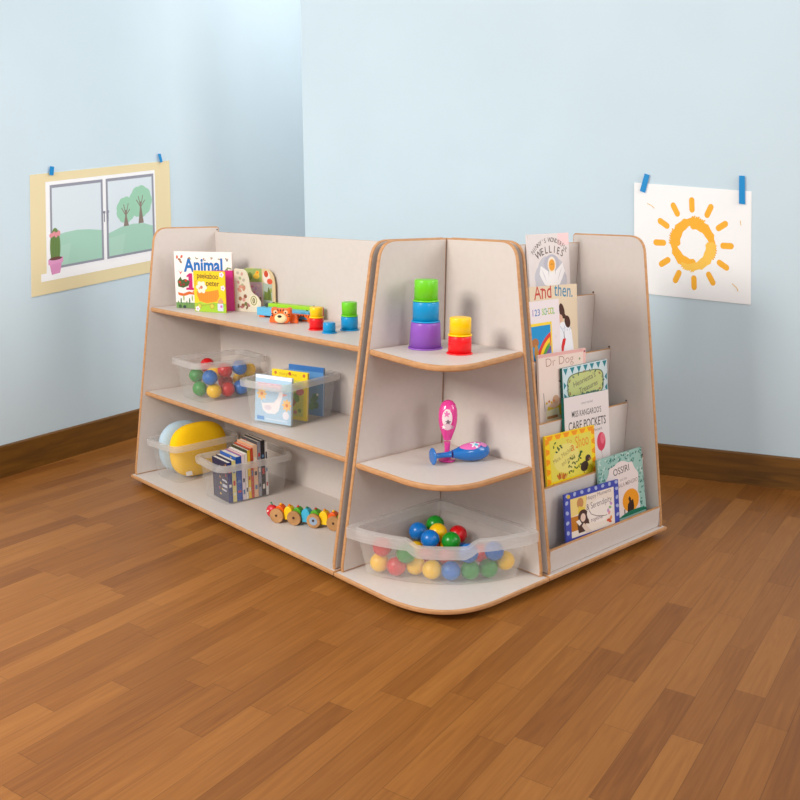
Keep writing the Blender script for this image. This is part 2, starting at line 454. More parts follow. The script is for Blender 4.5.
poster('poster', 'white picture of an orange sun taped on the right blue wall', [Vector(p)-nB*.0045 for p in qb], nB, art_sun,
    [[(-.112, 1.142, 1.088), (-.094, 1.1505, 1.081), (-.0845, 1.155, 1.144), (-.101, 1.1475, 1.150)],
     [(.209, 1.288, 1.045), (.228, 1.297, 1.042), (.217, 1.292, 1.140), (.199, 1.284, 1.141)]])

# ------------------------------------------------------------------ furniture
H = .95; ZB = .035; D = .434; L = 1.2435; WD = .614; G = .0095; T = .0112; Q = G+T
def panel_outline(db, dt):          # depth forward, height
    P = [(0, ZB), (db, ZB), (db, ZB+.022)]
    a = Vector((db, ZB+.022)); tip = Vector((dt, H)); dr = (a-tip).normalized()
    P += [tuple(a+(tip-a)*.02)]
    r = .052
    p0 = tip+dr*r; p2 = tip+Vector((-r, 0))
    for i in range(9):
        t = i/8; q = p0*(1-t)**2+tip*2*t*(1-t)+p2*t*t; P.append(tuple(q))
    P += [(.006, H), (0, H-.006)]
    return P
def side_panel(parent, axis, pos, db, dt, back=0.0):
    """axis 'x': board in the plane x = pos..pos+T, depth runs to -y; axis 'y': plane y, depth runs to +x"""
    out = [(max(d, back), z) for d, z in panel_outline(db, dt)]
    mb = MB()
    if axis == 'x': M = Matrix(((0, 0, 1, pos), (-1, 0, 0, 0), (0, 1, 0, 0), (0, 0, 0, 1)))
    else: M = Matrix(((1, 0, 0, 0), (0, 0, 1, pos), (0, 1, 0, 0), (0, 0, 0, 1)))
    mb.slab(out, 0, T, M_LAM, M_EDGE, .0042, M)
    return mb.build('side_panel', parent)
def board(parent, name, out, z0, z1, r=.006):
    mb = MB(); mb.slab(out, z0, z1, M_LAM, M_EDGE, r); return mb.build(name, parent)
def bez(p0, c, p2, n=12):
    p0, c, p2 = Vector(p0), Vector(c), Vector(p2)
    return [tuple(p0*(1-i/n)**2+c*2*(i/n)*(1-i/n)+p2*(i/n)**2) for i in range(n+1)]

su = thing('shelf_unit', 'long white open shelf unit with wooden edges and sloping ends, left of the corner unit', 'shelf', (-L/2, -.217, 0))
board(su, 'base_board', [(-L, -D), (-.0015, -D), (-.0015, 0), (-L, 0)], .021, ZB, .005)
mb = MB(); mb.box(-L+.03, -.03, -D+.03, -.03, 0, .0208, M_PLINTH_SHADE); mb.build('plinth', su)
pl = side_panel(su, 'x', -L+G, .4218, .2732)
side_panel(su, 'x', -Q, .4218, .2732)
mb = MB(); mb.lathe([(.0028, 0), (.0028, .0006)], mat((60, 44, 34), .6), 10, Matrix.Translation((-L+Q, -.010, H-.012)) @ Matrix.Rotation(PI/2, 4, 'Y')); mb.build('dark_disc', pl)  # small dark disc near the panel's top back corner
mb = MB(); mb.box(-L+Q+.0003, -Q-.0003, -.0206, -.008, ZB+.0003, H-.0202, [M_LAM]*5+[M_EDGE]); mb.build('back_panel', su)
for z, y in ((.6644, .311), (.3533, .359)):
    board(su, 'shelf', [(-L+Q+.0003, -y), (-Q-.0003, -y), (-Q-.0003, -.0209), (-L+Q+.0003, -.0209)], z-.0165, z)

cu_ = thing('corner_unit', 'quarter-round white corner shelf unit with two curved shelves, between the two longer units', 'shelf', (.2, -.2, 0))
board(cu_, 'base_board', [(.0015, -.0015), (.0015, -D)]+bez((.212, -D), (D, -D), (D, -.212), 20)+[(D, -.0015)], .021, ZB, .005)
mb = MB(); mb.slab([(.03, -.03), (.03, -.395)]+bez((.2, -.395), (.39, -.39), (.395, -.2))+[(.395, -.03)], 0, .0208, M_PLINTH_SHADE, M_PLINTH_SHADE, .001); mb.build('plinth', cu_)
side_panel(cu_, 'x', G, .4163, .2715, .0235)
side_panel(cu_, 'y', -Q, .4163, .2715, .0085)
board(cu_, 'shelf', [(Q+.0003, -Q-.0003), (Q+.0003, -.365)]+bez((.205, -.367), (.368, -.368), (.367, -.205), 18)+[(.365, -Q-.0003)], .351-.0165, .351)
board(cu_, 'shelf', [(Q+.0003, -Q-.0003), (Q+.0003, -.314), (.14, -.336)]+bez((.235, -.352), (.367, -.367), (.352, -.235), 18)+[(.336, -.14), (.314, -Q-.0003)], .6635-.0165, .6635)

bd = thing('book_display', 'tall white stepped book display unit with sloping sides, right of the corner unit', 'book display', (.217, WD/2, 0))
board(bd, 'base_board', [(0, .0015), (D, .0015), (D, WD), (0, WD)], .021, ZB, .005)
mb = MB(); mb.box(.03, D-.03, .03, WD-.03, 0, .0208, M_PLINTH_SHADE); mb.build('plinth', bd)
side_panel(bd, 'y', G, .4218, .2671)
rp = side_panel(bd, 'y', WD-Q, .4218, .2671)
Y0, Y1 = Q+.0004, WD-Q-.0004
TX = [.027, .104, .181, .262, .338, .414]; TZ = [.922, .760, .590, .423, .256, .102]; PF = [.68, .51, .345, .20, .052]
mb = MB(); mb.box(.002, .012, Y0, Y1, ZB+.0003, .88, M_LAM); mb.build('back_panel', bd)
for i in range(6):
    zl = PF[i] if i < 5 else ZB+.0004
    mb = MB()
    M = Matrix(((0, 0, 1, TX[i]-.011), (1, 0, 0, 0), (0, 1, 0, 0), (0, 0, 0, 1)))
    mb.slab([(Y0, zl), (Y1, zl), (Y1, TZ[i]), (Y0, TZ[i])], 0, .011, M_LAM, M_EDGE, .0012, M, 2)
    o = mb.build('divider' if i < 5 else 'front_lip', bd)
    if 0 < i < 5:
        mb = MB(); mb.lathe([(.0032, -.0006), (.0032, 0)], mat((70, 48, 34), .6), 10, Matrix.Translation((TX[i]-.0075, WD-Q, TZ[i]+.005)) @ Matrix.Rotation(-PI/2, 4, 'X')); mb.build('dark_disc', rp)  # small dark disc on the side panel, just above the divider
    if i < 5:
        mb = MB(); mb.box(TX[i]-.011+(.0113 if 0 else 0), TX[i+1]-.0113, Y0, Y1, PF[i]-.0105, PF[i]-.0003, M_LAM); mb.build('ledge', bd)

# ------------------------------------------------------------------ stacking cups
def cup(label, x, y, z, rb, rt, h, col, group):
    t = thing('stacking_cup', label, 'cup', (x, y, z), 0, group)
    m = mat(col, .3, .5)
    mb = MB()
    k = rb-.003
    mb.lathe([(k-.0014, .0005), (k, .0005), (rt, h*.93), (rt-.0008, h*.975), (rt-.003, h), (rt*.55, h-.0008), (.001, h-.0008)], m, 40, cap0=False)
    mb.build('cup_body', t, world=False)
    mb = MB(); mb.lathe([(k-.001, .0001), (rb, .0001), (rb+.0006, .0015), (rb, .0032), (k+.0004, .0040)], m, 40, cap0=False, cap1=False); mb.build('rim', t, world=False)
    return t
GR, BL, PU, YE, RE = (112, 208, 34), (0, 146, 206), (142, 84, 186), (255, 202, 0), (236, 14, 22)
g1 = 'stacking cups on the long shelf'; g2 = 'stacking cups on the corner shelf'
cx, cy = .102, -.182
cup('purple stacking cup at the bottom of the three-cup tower', cx, cy, .6635, .0475, .0405, .072, PU, g2)
cup('blue stacking cup in the middle of the three-cup tower', cx, cy, .7357, .0390, .0355, .055, BL, g2)
cup('lime green stacking cup on top of the three-cup tower', cx, cy, .7909, .0352, .0318, .058, GR, g2)
cx, cy = .226, -.176
cup('red stacking cup under a yellow one, beside the three-cup tower', cx, cy, .6635, .0345, .0305, .048, RE, g2)
cup('yellow stacking cup on the red one, beside the three-cup tower', cx, cy, .7117, .0318, .0285, .048, YE, g2)
cx, cy = -.365, -.197
cup('red stacking cup under a small yellow one, beside the tiger toy', cx, cy, .6644, .0255, .0222, .037, RE, g1)
cup('yellow stacking cup on a red one, beside the tiger toy', cx, cy, .7016, .0225, .0202, .033, YE, g1)
cup('small single blue stacking cup standing alone on the long shelf', -.284, -.211, .6644, .0225, .0185, .0325, BL, g1)
cx, cy = -.293, -.124
cup('blue stacking cup under a lime one on the long shelf', cx, cy, .6644, .0290, .0262, .043, BL, g1)
cup('lime stacking cup on a blue one on the long shelf', cx, cy, .7076, .0262, .0240, .0435, GR, g1)

# ------------------------------------------------------------------ clear bins
def rr(hw, hl, z, r, n=6):
    P = []
    for (sx, sy, a0) in ((1, 1, 0), (-1, 1, 90), (-1, -1, 180), (1, -1, 270)):
        for i in range(n+1):
            a = math.radians(a0+90*i/n); P.append((sx*(hw-r)+r*math.cos(a), sy*(hl-r)+r*math.sin(a), z))
    return P
def make_bin(label, loc, rz, group):
    t = thing('storage_bin', label, 'bin', loc, rz, group)
    mb = MB()
    mb.loft([rr(.079, .122, .0004, .03), rr(.082, .125, .004, .032), rr(.0920, .1395, .1438, .032), rr(.0902, .1377, .1438, .030), rr(.0802, .1232, .0045, .030), rr(.078, .121, .0028, .030)], M_BIN, smooth=False)
    mb.build('bin_body', t, world=False)
    mb = MB()
    mb.loft([rr(.0923, .1398, .1265, .032), rr(.1040, .1520, .1250, .040), rr(.1050, .1530, .1262, .041), rr(.1050, .1530, .1447, .041), rr(.1040, .1520, .1458, .040), rr(.0896, .1371, .1458, .030), rr(.0896, .1371, .1442, .030), rr(.0923, .1398, .1442, .032)], M_RIM, loop=True, smooth=False)
    mb.build('rim', t, world=False)
    return t
gb = 'clear rectangular bins on the long shelf unit'
BIN = [(-.975, -.180, .3535, -.06), (-.505, -.199, .3535, .22), (-1.100, -.238, .0352, .06), (-.760, -.230, .0352, -.068)]
BLAB = ['clear plastic bin of coloured balls on the middle shelf', 'clear plastic bin of picture books on the middle shelf',
        'clear plastic bin holding a yellow and a pale blue cushion, on the base board', 'clear plastic bin packed with upright thin books, on the base board']
b0 = make_bin(BLAB[0], BIN[0][:3], BIN[0][3], gb)
for b, l in zip(BIN[1:], BLAB[1:]): dup(b0, b[:3], b[3], l, gb)

def sector(ins, R, zf, n=36):
    """quarter outline: apex at the back corner, arc in front; zf gives the height per angle"""
    P = []
    r = .03
    for i in range(6):
        a = math.radians(90+90*i/5-0)
        P.append((ins+r+r*math.cos(math.radians(90+18*i)), -ins-r+r*math.sin(math.radians(90+18*i))))
    a0 = math.asin(ins/R); e = .022
    P.append((ins, -(R*math.cos(a0)-.016)))
    for i in range(n+1):
        t = -PI/2+a0+e+(PI/2-2*a0-2*e)*i/n
        P.append((R*math.cos(t), R*math.sin(t)))
    P.append((R*math.cos(a0)-.016, -ins))
    return [(x, y, zf(math.degrees(math.atan2(-y, x)), math.hypot(x, y))) for x, y in P]
def notch(z, d):
    def f(a, rad):
        if rad < .3: return z
        k = min(max((a-31.5)/3.5, 0), 1)*min(max((58.5-a)/3.5, 0), 1)
        return z-d*k
    return f
ct = thing('corner_bin', 'quarter-round clear bin of coloured balls on the corner unit base', 'bin', (.18, -.18, .0352))
flat = lambda z: (lambda a, r: z)
mb = MB()
mb.loft([sector(.068, .374, flat(.0356)), sector(.065, .378, flat(.039)), sector(.043, .3955, notch(.1738, .020)), sector(.0452, .3930, notch(.1738, .020)), sector(.0672, .3755, flat(.0395)), sector(.070, .372, flat(.0378))], M_CBIN, smooth=False)
mb.build('bin_body', ct)
mb = MB()
mb.loft([sector(.0425, .396, notch(.1455, .020)), sector(.0245, .4120, notch(.1440, .020)), sector(.0235, .4130, notch(.1455, .020)), sector(.0235, .4130, notch(.1745, .020)), sector(.0250, .4115, notch(.1758, .020)), sector(.0460, .3922, notch(.1758, .020)), sector(.0460, .3922, notch(.1742, .020)), sector(.0425, .396, notch(.1742, .020))], M_RIM, loop=True, smooth=False)
mb.build('rim', ct)

# ------------------------------------------------------------------ balls
BC = {'yellow': (248, 196, 10), 'red': (206, 20, 28), 'blue': (10, 112, 196), 'green': (20, 140, 34)}
ball0 = None; BM = {}
def ball(p, col, label, group):
    if col not in BM:
        mb = MB(); mb.ell((0, 0, 0), (.0272,)*3, mat(BC[col], .28, .5), 28); o = mb.build('play_ball'); BM[col] = o
    else:
        o = BM[col].copy(); COL.objects.link(o)
    o.location = p; tag(o, label, 'ball', group)
CB = [((0.0917, -0.339, 0.0682), 'yellow', 'yellow ball at the far left of the bottom row in the corner bin'),
 ((0.1427, -0.3207, 0.0676), 'red', 'red ball right of the far left yellow ball in the corner bin'),
 ((0.1738, -0.2763, 0.0676), 'yellow', 'yellow ball in the corner bin bottom row, between the red ball and another yellow'),
 ((0.2260, -0.2635, 0.0676), 'yellow', 'yellow ball at the front middle of the corner bin, left of the blue one'),
 ((0.266, -0.229, 0.0676), 'blue', 'blue ball at the front middle of the corner bin bottom row'),
 ((0.2981, -0.1853, 0.0676), 'green', 'green ball right of the front middle blue ball in the corner bin'),
 ((0.323, -0.1373, 0.0676), 'green', 'green ball beside the far right yellow one in the corner bin'),
 ((0.3418, -0.0891, 0.0827), 'yellow', 'yellow ball at the far right of the corner bin'),
 ((0.1059, -0.3417, 0.1206), 'red', 'red ball under the left rim of the corner bin, above the yellow ball'),
 ((0.1723, -0.3123, 0.1124), 'green', 'green ball seen through the bin wall left of the notch in the corner bin'),
 ((0.1492, -0.2028, 0.0677), 'red', 'red ball behind the front yellow balls in the corner bin'),
 ((0.1852, -0.1612, 0.0677), 'red', 'red ball under the notch, behind the front row of the corner bin'),
 ((0.2998, -0.1953, 0.1209), 'blue', 'blue ball under the right end of the notch in the corner bin'),
 ((0.256, -0.0902, 0.0783), 'red', 'red ball mostly hidden between two blue ones in the corner bin'),
 ((0.3341, -0.1279, 0.1199), 'blue', 'blue ball behind the right green ball in the corner bin'),
 ((0.0828, -0.1085, 0.1232), 'green', 'green ball at the back of the heap, above the corner bin rim'),
 ((0.0835, -0.1802, 0.1192), 'blue', 'blue ball at the left of the heap, above the corner bin rim'),
 ((0.1265, -0.1405, 0.1182), 'yellow', 'yellow ball in the middle of the heap, above the corner bin rim'),
 ((0.1553, -0.0856, 0.1063), 'red', 'red ball at the right of the heap, above the corner bin rim'),
 ((0.1554, -0.2021, 0.1217), 'blue', 'blue ball at the front of the heap, just behind the corner bin notch'),
 ((0.2023, -0.1639, 0.1192), 'green', 'bright green ball at the front right of the heap, behind the corner bin notch')]
for p_, c_ in (((.095, -.142, .0677), 'red'), ((.118, -.092, .0677), 'yellow'), ((.196, -.105, .0677), 'blue'), ((.0940, -.2, .0677), 'yellow')):
    ball(p_, c_, 'ball buried beneath the heap at the back of the corner bin', 'buried balls in the corner bin')
for a in CB: ball(*a, 'play balls in the corner bin')
SB = [((-1.0347, -0.1953, 0.4595), 'red', 'dark red ball showing above the rim at the left of the shelf bin'),
 ((-1.0353, -0.2434, 0.4275), 'green', 'green ball, upper of two green ones at the left of the shelf bin'),
 ((-0.9222, -0.2544, 0.4379), 'blue', 'blue ball in the front of the shelf bin above the yellow one'),
 ((-0.9857, -0.1989, 0.4361), 'yellow', 'yellow ball mostly hidden behind the front blue ball in the shelf bin'),
 ((-0.9371, -0.1811, 0.4527), 'red', 'red ball, topmost of the column of red balls in the shelf bin'),
 ((-1.0257, -0.1269, 0.3908), 'red', 'red ball in the middle of the column of red balls in the shelf bin'),
 ((-0.9933, -0.2564, 0.3862), 'green', 'green ball, lower of two green ones at the left of the shelf bin'),
 ((-0.9249, -0.2388, 0.3861), 'yellow', 'yellow ball at the bottom front of the shelf bin'),
 ((-0.9216, -0.1846, 0.3861), 'red', 'red ball at the bottom of the shelf bin, right of the yellow one'),
 ((-0.9232, -0.1281, 0.4592), 'blue', 'blue ball at the upper right of the shelf bin beside the yellow top ball'),
 ((-0.9398, -0.0787, 0.4433), 'yellow', 'yellow ball at the upper right of the shelf bin, nearest the picture books'),
 ((-0.9994, -0.0798, 0.3972), 'yellow', 'yellow ball at mid height, right of the red column in the shelf bin'),
 ((-0.9184, -0.1305, 0.386), 'blue', 'blue ball low at the right of the shelf bin beside the bottom red ball'),
 ((-0.9463, -0.084, 0.3861), 'green', 'green ball low at the right end of the shelf bin')]
for a in SB: ball(*a, 'play balls in the shelf bin')

# ------------------------------------------------------------------ books
def book(label, bl, br_dir, W, Hh, up, th, cov, art, spine=None, group=None, name='picture_book', rough=.3, pages=True, bleed=None):
    """bl: lower left corner of the front face, up: direction of the height"""
    U = Vector(br_dir).normalized(); V = Vector(up); V = (V-U*V.dot(U)).normalized(); N = U.cross(V)
    bl = Vector(bl)+Vector((0, 0, th*max(0, N.z)+.0002))
    q = [bl, bl+U*W, bl+U*W+V*Hh, bl+V*Hh]
    t = thing(name, label, 'book', (q[0]+q[1])/2-N*th/2, 0, group)
    M = Matrix((tuple(U)+(0,), tuple(V)+(0,), tuple(N)+(0,), (0, 0, 0, 1))).transposed(); M.translation = bl
    mb = MB(); m = mat(cov, rough); ms = mat(spine or cov, rough); c = min(.0012, th*.25)
    mb.box(0, W, 0, Hh, -c, 0, m, M); mb.box(0, W, 0, Hh, -th, -th+c, ms, M); mb.box(-.0008, .0002, 0, Hh, -th, 0, ms, M)
    if art: art(Print(mb, q, N, rough))
    mb.build('cover', t, fix=False)
    if pages:
        mb = MB(); mb.box(.0004, W-.002, .002, Hh-.002, -th+c+.00005, -c-.00005, M_PAGE, M); mb.build('pages', t)
    return t
def lean(x0, z0, k):
    """books on the display: front face plane x = x0 + k (z0 - z)"""
    def at(y, z): return Vector((x0+k*(z0-z), y, z))
    return at
def display_book(label, pl, y0, z0, y1, z1, zbot, th, cov, art, spine=None):
    """top left (y0, z0), top right (y1, z1), bottom height zbot on its plane"""
    tl, tr = pl(y0, z0), pl(y1, z1); U = (tr-tl).normalized()
    up = (pl(0, 1)-pl(0, 0)); V = (up-U*up.dot(U)).normalized()
    s = min((tl.z-zbot)/V.z, (tr.z-zbot)/V.z)
    return book(label, tl-V*s, U, (tr-tl).length, s, V, th, cov, art, spine, 'picture books in the display unit')

INK = (70, 58, 54)
def art_wellies(p):
    p.rect(0, 0, 1, 1, (226, 216, 214)); p.rect(.72, .86, 1, 1, (238, 205, 205))
    for i in range(9):
        a = i*.7; p.ell(.52+.14*math.cos(a), .45+.12*math.sin(a), .26, .23, (196, 194, 202), a, 18, True)
    p.ell(.55, .66, .19, .13, (182, 180, 192)); p.ell(.50, .18, .42, .2, (196, 194, 202))
    p.arc("NINNY'S WONDERFUL", .52, .480, .555, .098, (112, 98, 92), 134, 46, .002)
    p.arc("WELLIES", .53, .335, .585, .155, (84, 72, 68), 117, 63, .004)
    wh = (240, 236, 236)
    p.poly([(.46, .57), (.28, .64), (.24, .55), (.30, .48), (.36, .42), (.47, .40)], wh)
    p.poly([(.64, .57), (.82, .66), (.87, .56), (.80, .48), (.73, .41), (.62, .40)], wh, False)
    p.poly([(.48, .58), (.62, .58), (.66, .40), (.76, .10), (.40, .10), (.45, .40)], wh, False)
    for i in range(3): p.line([(.30+.03*i, .60-.03*i), (.40, .46)], .006, (206, 204, 210), i == 0); p.line([(.80-.03*i, .61-.03*i), (.69, .46)], .006, (206, 204, 210), False)
    p.ell(.55, .645, .105, .12, (240, 226, 205)); p.ell(.55, .64, .075, .088, (236, 160, 46))
    p.ell(.535, .65, .008, .008, INK); p.ell(.575, .65, .008, .008, INK, up=False)
display_book('white picture book with a pale winged figure, on the top tier', lean(.0345, .92, .12), .320, .951, .527, .953, .682, .0065, (226, 216, 214), art_wellies)

def art_then(p):
    p.rect(0, 0, 1, 1, (226, 206, 178))
    p.text('And', .27, .868, .27, (196, 62, 44), .04, .006, wid=.36); p.text('then.', .70, .875, .25, (60, 134, 172), -.10, .004, wid=.40)
    p.line([(.22, .965), (.28, .97)], .02, (196, 62, 60))
    br = (74, 42, 34)
    p.poly([(.62, .60), (.76, .60), (.86, .50), (.90, .28), (.58, .26), (.58, .45)], (238, 238, 244))
    for i in range(9): p.line([(.62+.03*i, .56-.02*(i % 3)), (.64+.025*i, .53-.03*(i % 2))], .008, (150, 170, 196), i == 0)
    p.ell(.66, .72, .055, .105, br, .3); p.ell(.775, .60, .06, .085, br, .35, up=False); p.ell(.71, .66, .035, .03, br, up=False)
    p.ell(.625, .64, .05, .055, (224, 178, 156))
    p.line([(.69, .50), (.70, .42)], .012, (96, 90, 100))
    p.poly([(.67, .42), (.73, .42), (.71, .36), (.69, .33), (.67, .27), (.63, .27), (.63, .345)], (216, 44, 46))
display_book('beige picture book with a brown-haired girl, behind the rainbow book', lean(.112, .76, .12), .248, .802, .484, .799, .512, .0065, (226, 206, 178), art_then)

def art_school(p):
    p.rect(0, 0, 1, 1, (236, 224, 226))
    for ch, u, c in zip('123', (.36, .43, .50), ((150, 110, 180), (90, 130, 190), (90, 120, 180))): p.text(ch, u, .825, .14, c, 0, .01, up=(ch == '1'))
    for i, ch in enumerate('SCHOOL'): p.text(ch, .595+.054*i, .825, .14, [(170, 200, 90), (120, 184, 110), (110, 176, 150), (214, 190, 90), (170, 200, 90), (120, 184, 110)][i], 0, .014, .75, up=(i == 0))
    p.rect(.10, .10, .80, .735, (248, 212, 60)); p.rect(.13, .12, .765, .70, (30, 146, 206))
    for k, (R, c) in enumerate(((.66, (222, 60, 48)), (.60, (250, 204, 40)), (.54, (90, 160, 70)), (.48, (120, 92, 160)), (.42, (30, 146, 206)))):
        P = [(.765, .15)]+[(1.02+R*math.cos(t), .12+R*math.sin(t)*p.a) for t in [math.radians(113+67*i/14) for i in range(15)] if 1.02+R*math.cos(t) <= .766]
        P += [(1.02-R, .15)]
        p.poly(P, c)
    p.rect(.13, .12, .765, .165, (36, 130, 90)); p.ell(.38, .50, .085, .07, (176, 112, 62)); p.ell(.40, .38, .05, .12, (196, 140, 60))
display_book('white picture book with a rainbow on blue, in front of the beige book', lean(.125, .76, .12), .172, .759, .372, .761, .512, .0065, (236, 224, 226), art_school)

def art_dog(p):
    p.vm = 0.18
    p.rect(0, 0, 1, 1, (234, 212, 200)); p.rect(0, .955, 1, 1, (226, 172, 166)); p.rect(.94, .6, 1, 1, (232, 186, 178))
    p.text('Dr Dog', .44, .825, .19, (176, 134, 118), .02, -.012, wid=.58)
    br = (92, 46, 34)
    p.ell(.57, .56, .11, .13, br, .3); p.line([(.40, .60), (.46, .56), (.43, .50)], .012, br); p.line([(.42, .62), (.46, .52)], .01, (170, 120, 90))
    p.ell(.36, .26, .2, .09, (226, 182, 158), .25); p.ell(.33, .34, .07, .07, (206, 160, 130))
    p.poly([(.12, .10), (.16, .26), (.30, .22), (.62, .34), (.66, .10)], (226, 190, 60))
    p.poly([(.12, .10), (.12, .20), (.38, .22), (.42, .04), (.14, .04)], (240, 226, 190)); p.rect(.14, .08, .36, .12, (190, 130, 80))
    p.poly([(.42, .02), (.46, .26), (.56, .28), (.54, .02)], (206, 190, 40)); p.poly([(.56, .02), (.6, .34), (.8, .3), (.8, .02)], (150, 92, 50))
    p.dots([(.14+.05*i, .31+.02*(i % 2)) for i in range(4)], .02, [(226, 180, 40), (214, 120, 60)])
    p.line([(.08, .46), (.10, .20)], .012, (150, 140, 140)); p.dots([(.86, .86), (.97, .955)], .018, [(120, 150, 90), (150, 60, 80)])
display_book('peach picture book with thin brown lettering, left on the third tier', lean(.190, .59, .12), .206, .610, .442, .608, .347, .0065, (234, 212, 200), art_dog)

def art_green(p):
    p.rect(0, 0, 1, 1, (206, 222, 226))
    te = (42, 130, 142)
    p.k += 1
    for i in range(7): u = .02+i*.145; p.poly([(u, .985), (u+.10, .985), (u+.05, .89)], te, False)
    for i in range(6):
        v = .80-i*.16
        p.poly([(.02, v), (.02, v-.11), (.075, v-.055)], te, False); p.poly([(.985, v), (.985, v-.11), (.93, v-.055)], te, False)
    P = [(.50+.385*math.copysign(abs(math.cos(t))**.5, math.cos(t)), .705+.175*math.copysign(abs(math.sin(t))**.5, math.sin(t))) for t in [2*PI*i/40 for i in range(40)]]
    p.poly([((a-.5)*1.06+.5, (b-.705)*1.09+.705) for a, b in P], (110, 124, 92)); p.poly(P, (196, 202, 132))
    p.dots([(.5+.40*math.cos(a), .705+.185*math.sin(a)) for a in [i*.33 for i in range(19)]], .028, [(76, 100, 84), (120, 134, 110), (150, 120, 80)], .014)
    p.dots([(.36+.05*i, .545+.012*(i % 2)) for i in range(9)], .04, [(70, 96, 96), (96, 120, 100)], .025)
    p.text("Henrietta's", .48, .735, .105, (120, 112, 96), .16, .004, wid=.5); p.text('Treasures', .56, .62, .105, (120, 112, 96), .16, .004, wid=.42)
display_book('green-centred picture book with a teal triangle border, right on the third tier', lean(.2015, .59, .12), .304, .561, .539, .564, .347, .0075, (206, 222, 226), art_green, (20, 92, 84))

def art_pockets(p):
    p.rect(0, 0, 1, 1, (228, 216, 214))
    p.text('a story to read aloud', .5, .90, .05, (140, 130, 128), 0, 0, wid=.26)
    p.text("MISS KANGAROO'S", .49, .775, .115, (80, 72, 70), -.01, .006, wid=.66); p.text('CARE POCKETS', .50, .635, .165, (74, 68, 66), -.01, .008, wid=.84)
    p.text('and the balloon in the park', .50, .575, .055, (110, 100, 98), 0, 0, wid=.66)
    p.ell(.80, .44, .10, .13, (216, 66, 92)); p.ell(.83, .47, .05, .075, (232, 110, 130)); p.poly([(.78, .345), (.82, .345), (.80, .32)], (216, 66, 92), False)
    p.line([(.80, .33), (.82, .22), (.87, .10)], .006, (170, 140, 130))
    og = (224, 116, 70)
    p.poly([(.66, .16), (.70, .22), (.74, .18), (.80, .06), (.82, 0), (.62, 0)], og); p.ell(.69, .215, .05, .04, og, up=False)
    p.line([(.77, .08), (.87, .03), (.93, .18)], .02, (176, 120, 70)); p.ell(.3, .5, .16, .10, (240, 190, 50)); p.ell(.55, .5, .08, .06, (240, 190, 50), up=False)
    p.ell(.90, .05, .09, .05, (232, 168, 168))
display_book('white picture book with a pink balloon, on the fourth tier', lean(.2725, .423, .14), .242, .486, .470, .482, .202, .0095, (228, 216, 214), art_pockets, (16, 120, 108))

def art_shoo(p):
    p.vm = 0.17
    p.rect(0, 0, 1, 1, (246, 208, 30)); og = (242, 148, 18)
    p.k += 1
    for i in range(6):
        u = .02+i*.165; p.poly([(u, .985), (u+.14, .985), (u+.10, .90), (u+.04, .90)], og, False); p.poly([(u+.05, .015), (u+.15, .015), (u+.1, .08)], og, False)
    for i in range(5):
        v = .95-i*.19; p.poly([(.005, v), (.075, v-.04), (.075, v-.10), (.005, v-.14)], og, False); p.poly([(.995, v), (.93, v-.04), (.93, v-.10), (.995, v-.14)], og, False)
    p.rect(.085, .10, .915, .895, (226, 212, 84)); p.ell(.40, .5, .26, .22, (232, 218, 122))
    p.text('Shoo', .735, .64, .26, (232, 138, 40), .06, .0, wid=.27); p.text('a', .535, .60, .20, (232, 138, 40), .1, 0)
    p.text('Mice, Mischief', .35, .53, .10, (160, 140, 74), .36, -.004, wid=.42); p.text('and moles', .44, .42, .10, (166, 146, 84), .36, -.004, wid=.28); p.text('To', .47, .76, .10, (220, 150, 60), .1, 0)
    lf = (92, 112, 38)
    p.dots([(.16+.05*(i % 4)+.03*(i//4), .76+.07*(i//4)-.035*((i*3) % 4)) for i in range(7)], .014, [lf, (60, 84, 40)], .026)
    p.dots([(.44+.04*(i % 7), .20+.05*(i//3)+.02*(i % 2)) for i in range(18)], .013, [lf, (70, 90, 40), (120, 130, 50)], .026)
    p.dots([(.68, .50), (.70, .54), (.66, .47)], .02, [(60, 96, 40)], .03)
    bk = (70, 54, 48)
    p.ell(.755, .24, .085, .075, bk, .4); p.ell(.835, .385, .055, .05, bk); p.poly([(.78, .28), (.86, .34), (.82, .40), (.76, .32)], bk, False); p.ell(.875, .36, .03, .018, (170, 110, 70)); p.line([(.74, .15), (.745, .10)], .012, (150, 110, 50)); p.ell(.87, .16, .06, .07, (206, 190, 40))
    for i in range(6): p.ell(.22+.03*i, .17+.02*math.sin(i), .018, .05, [(206, 120, 40), (176, 92, 40), (214, 160, 70)][i % 3], .5-.25*i, 10, i == 0)
display_book('yellow landscape picture book with an orange zigzag border, on the fourth tier', lean(.2845, .423, .16), .127, .393, .370, .389, .203, .0065, (246, 208, 30), art_shoo)

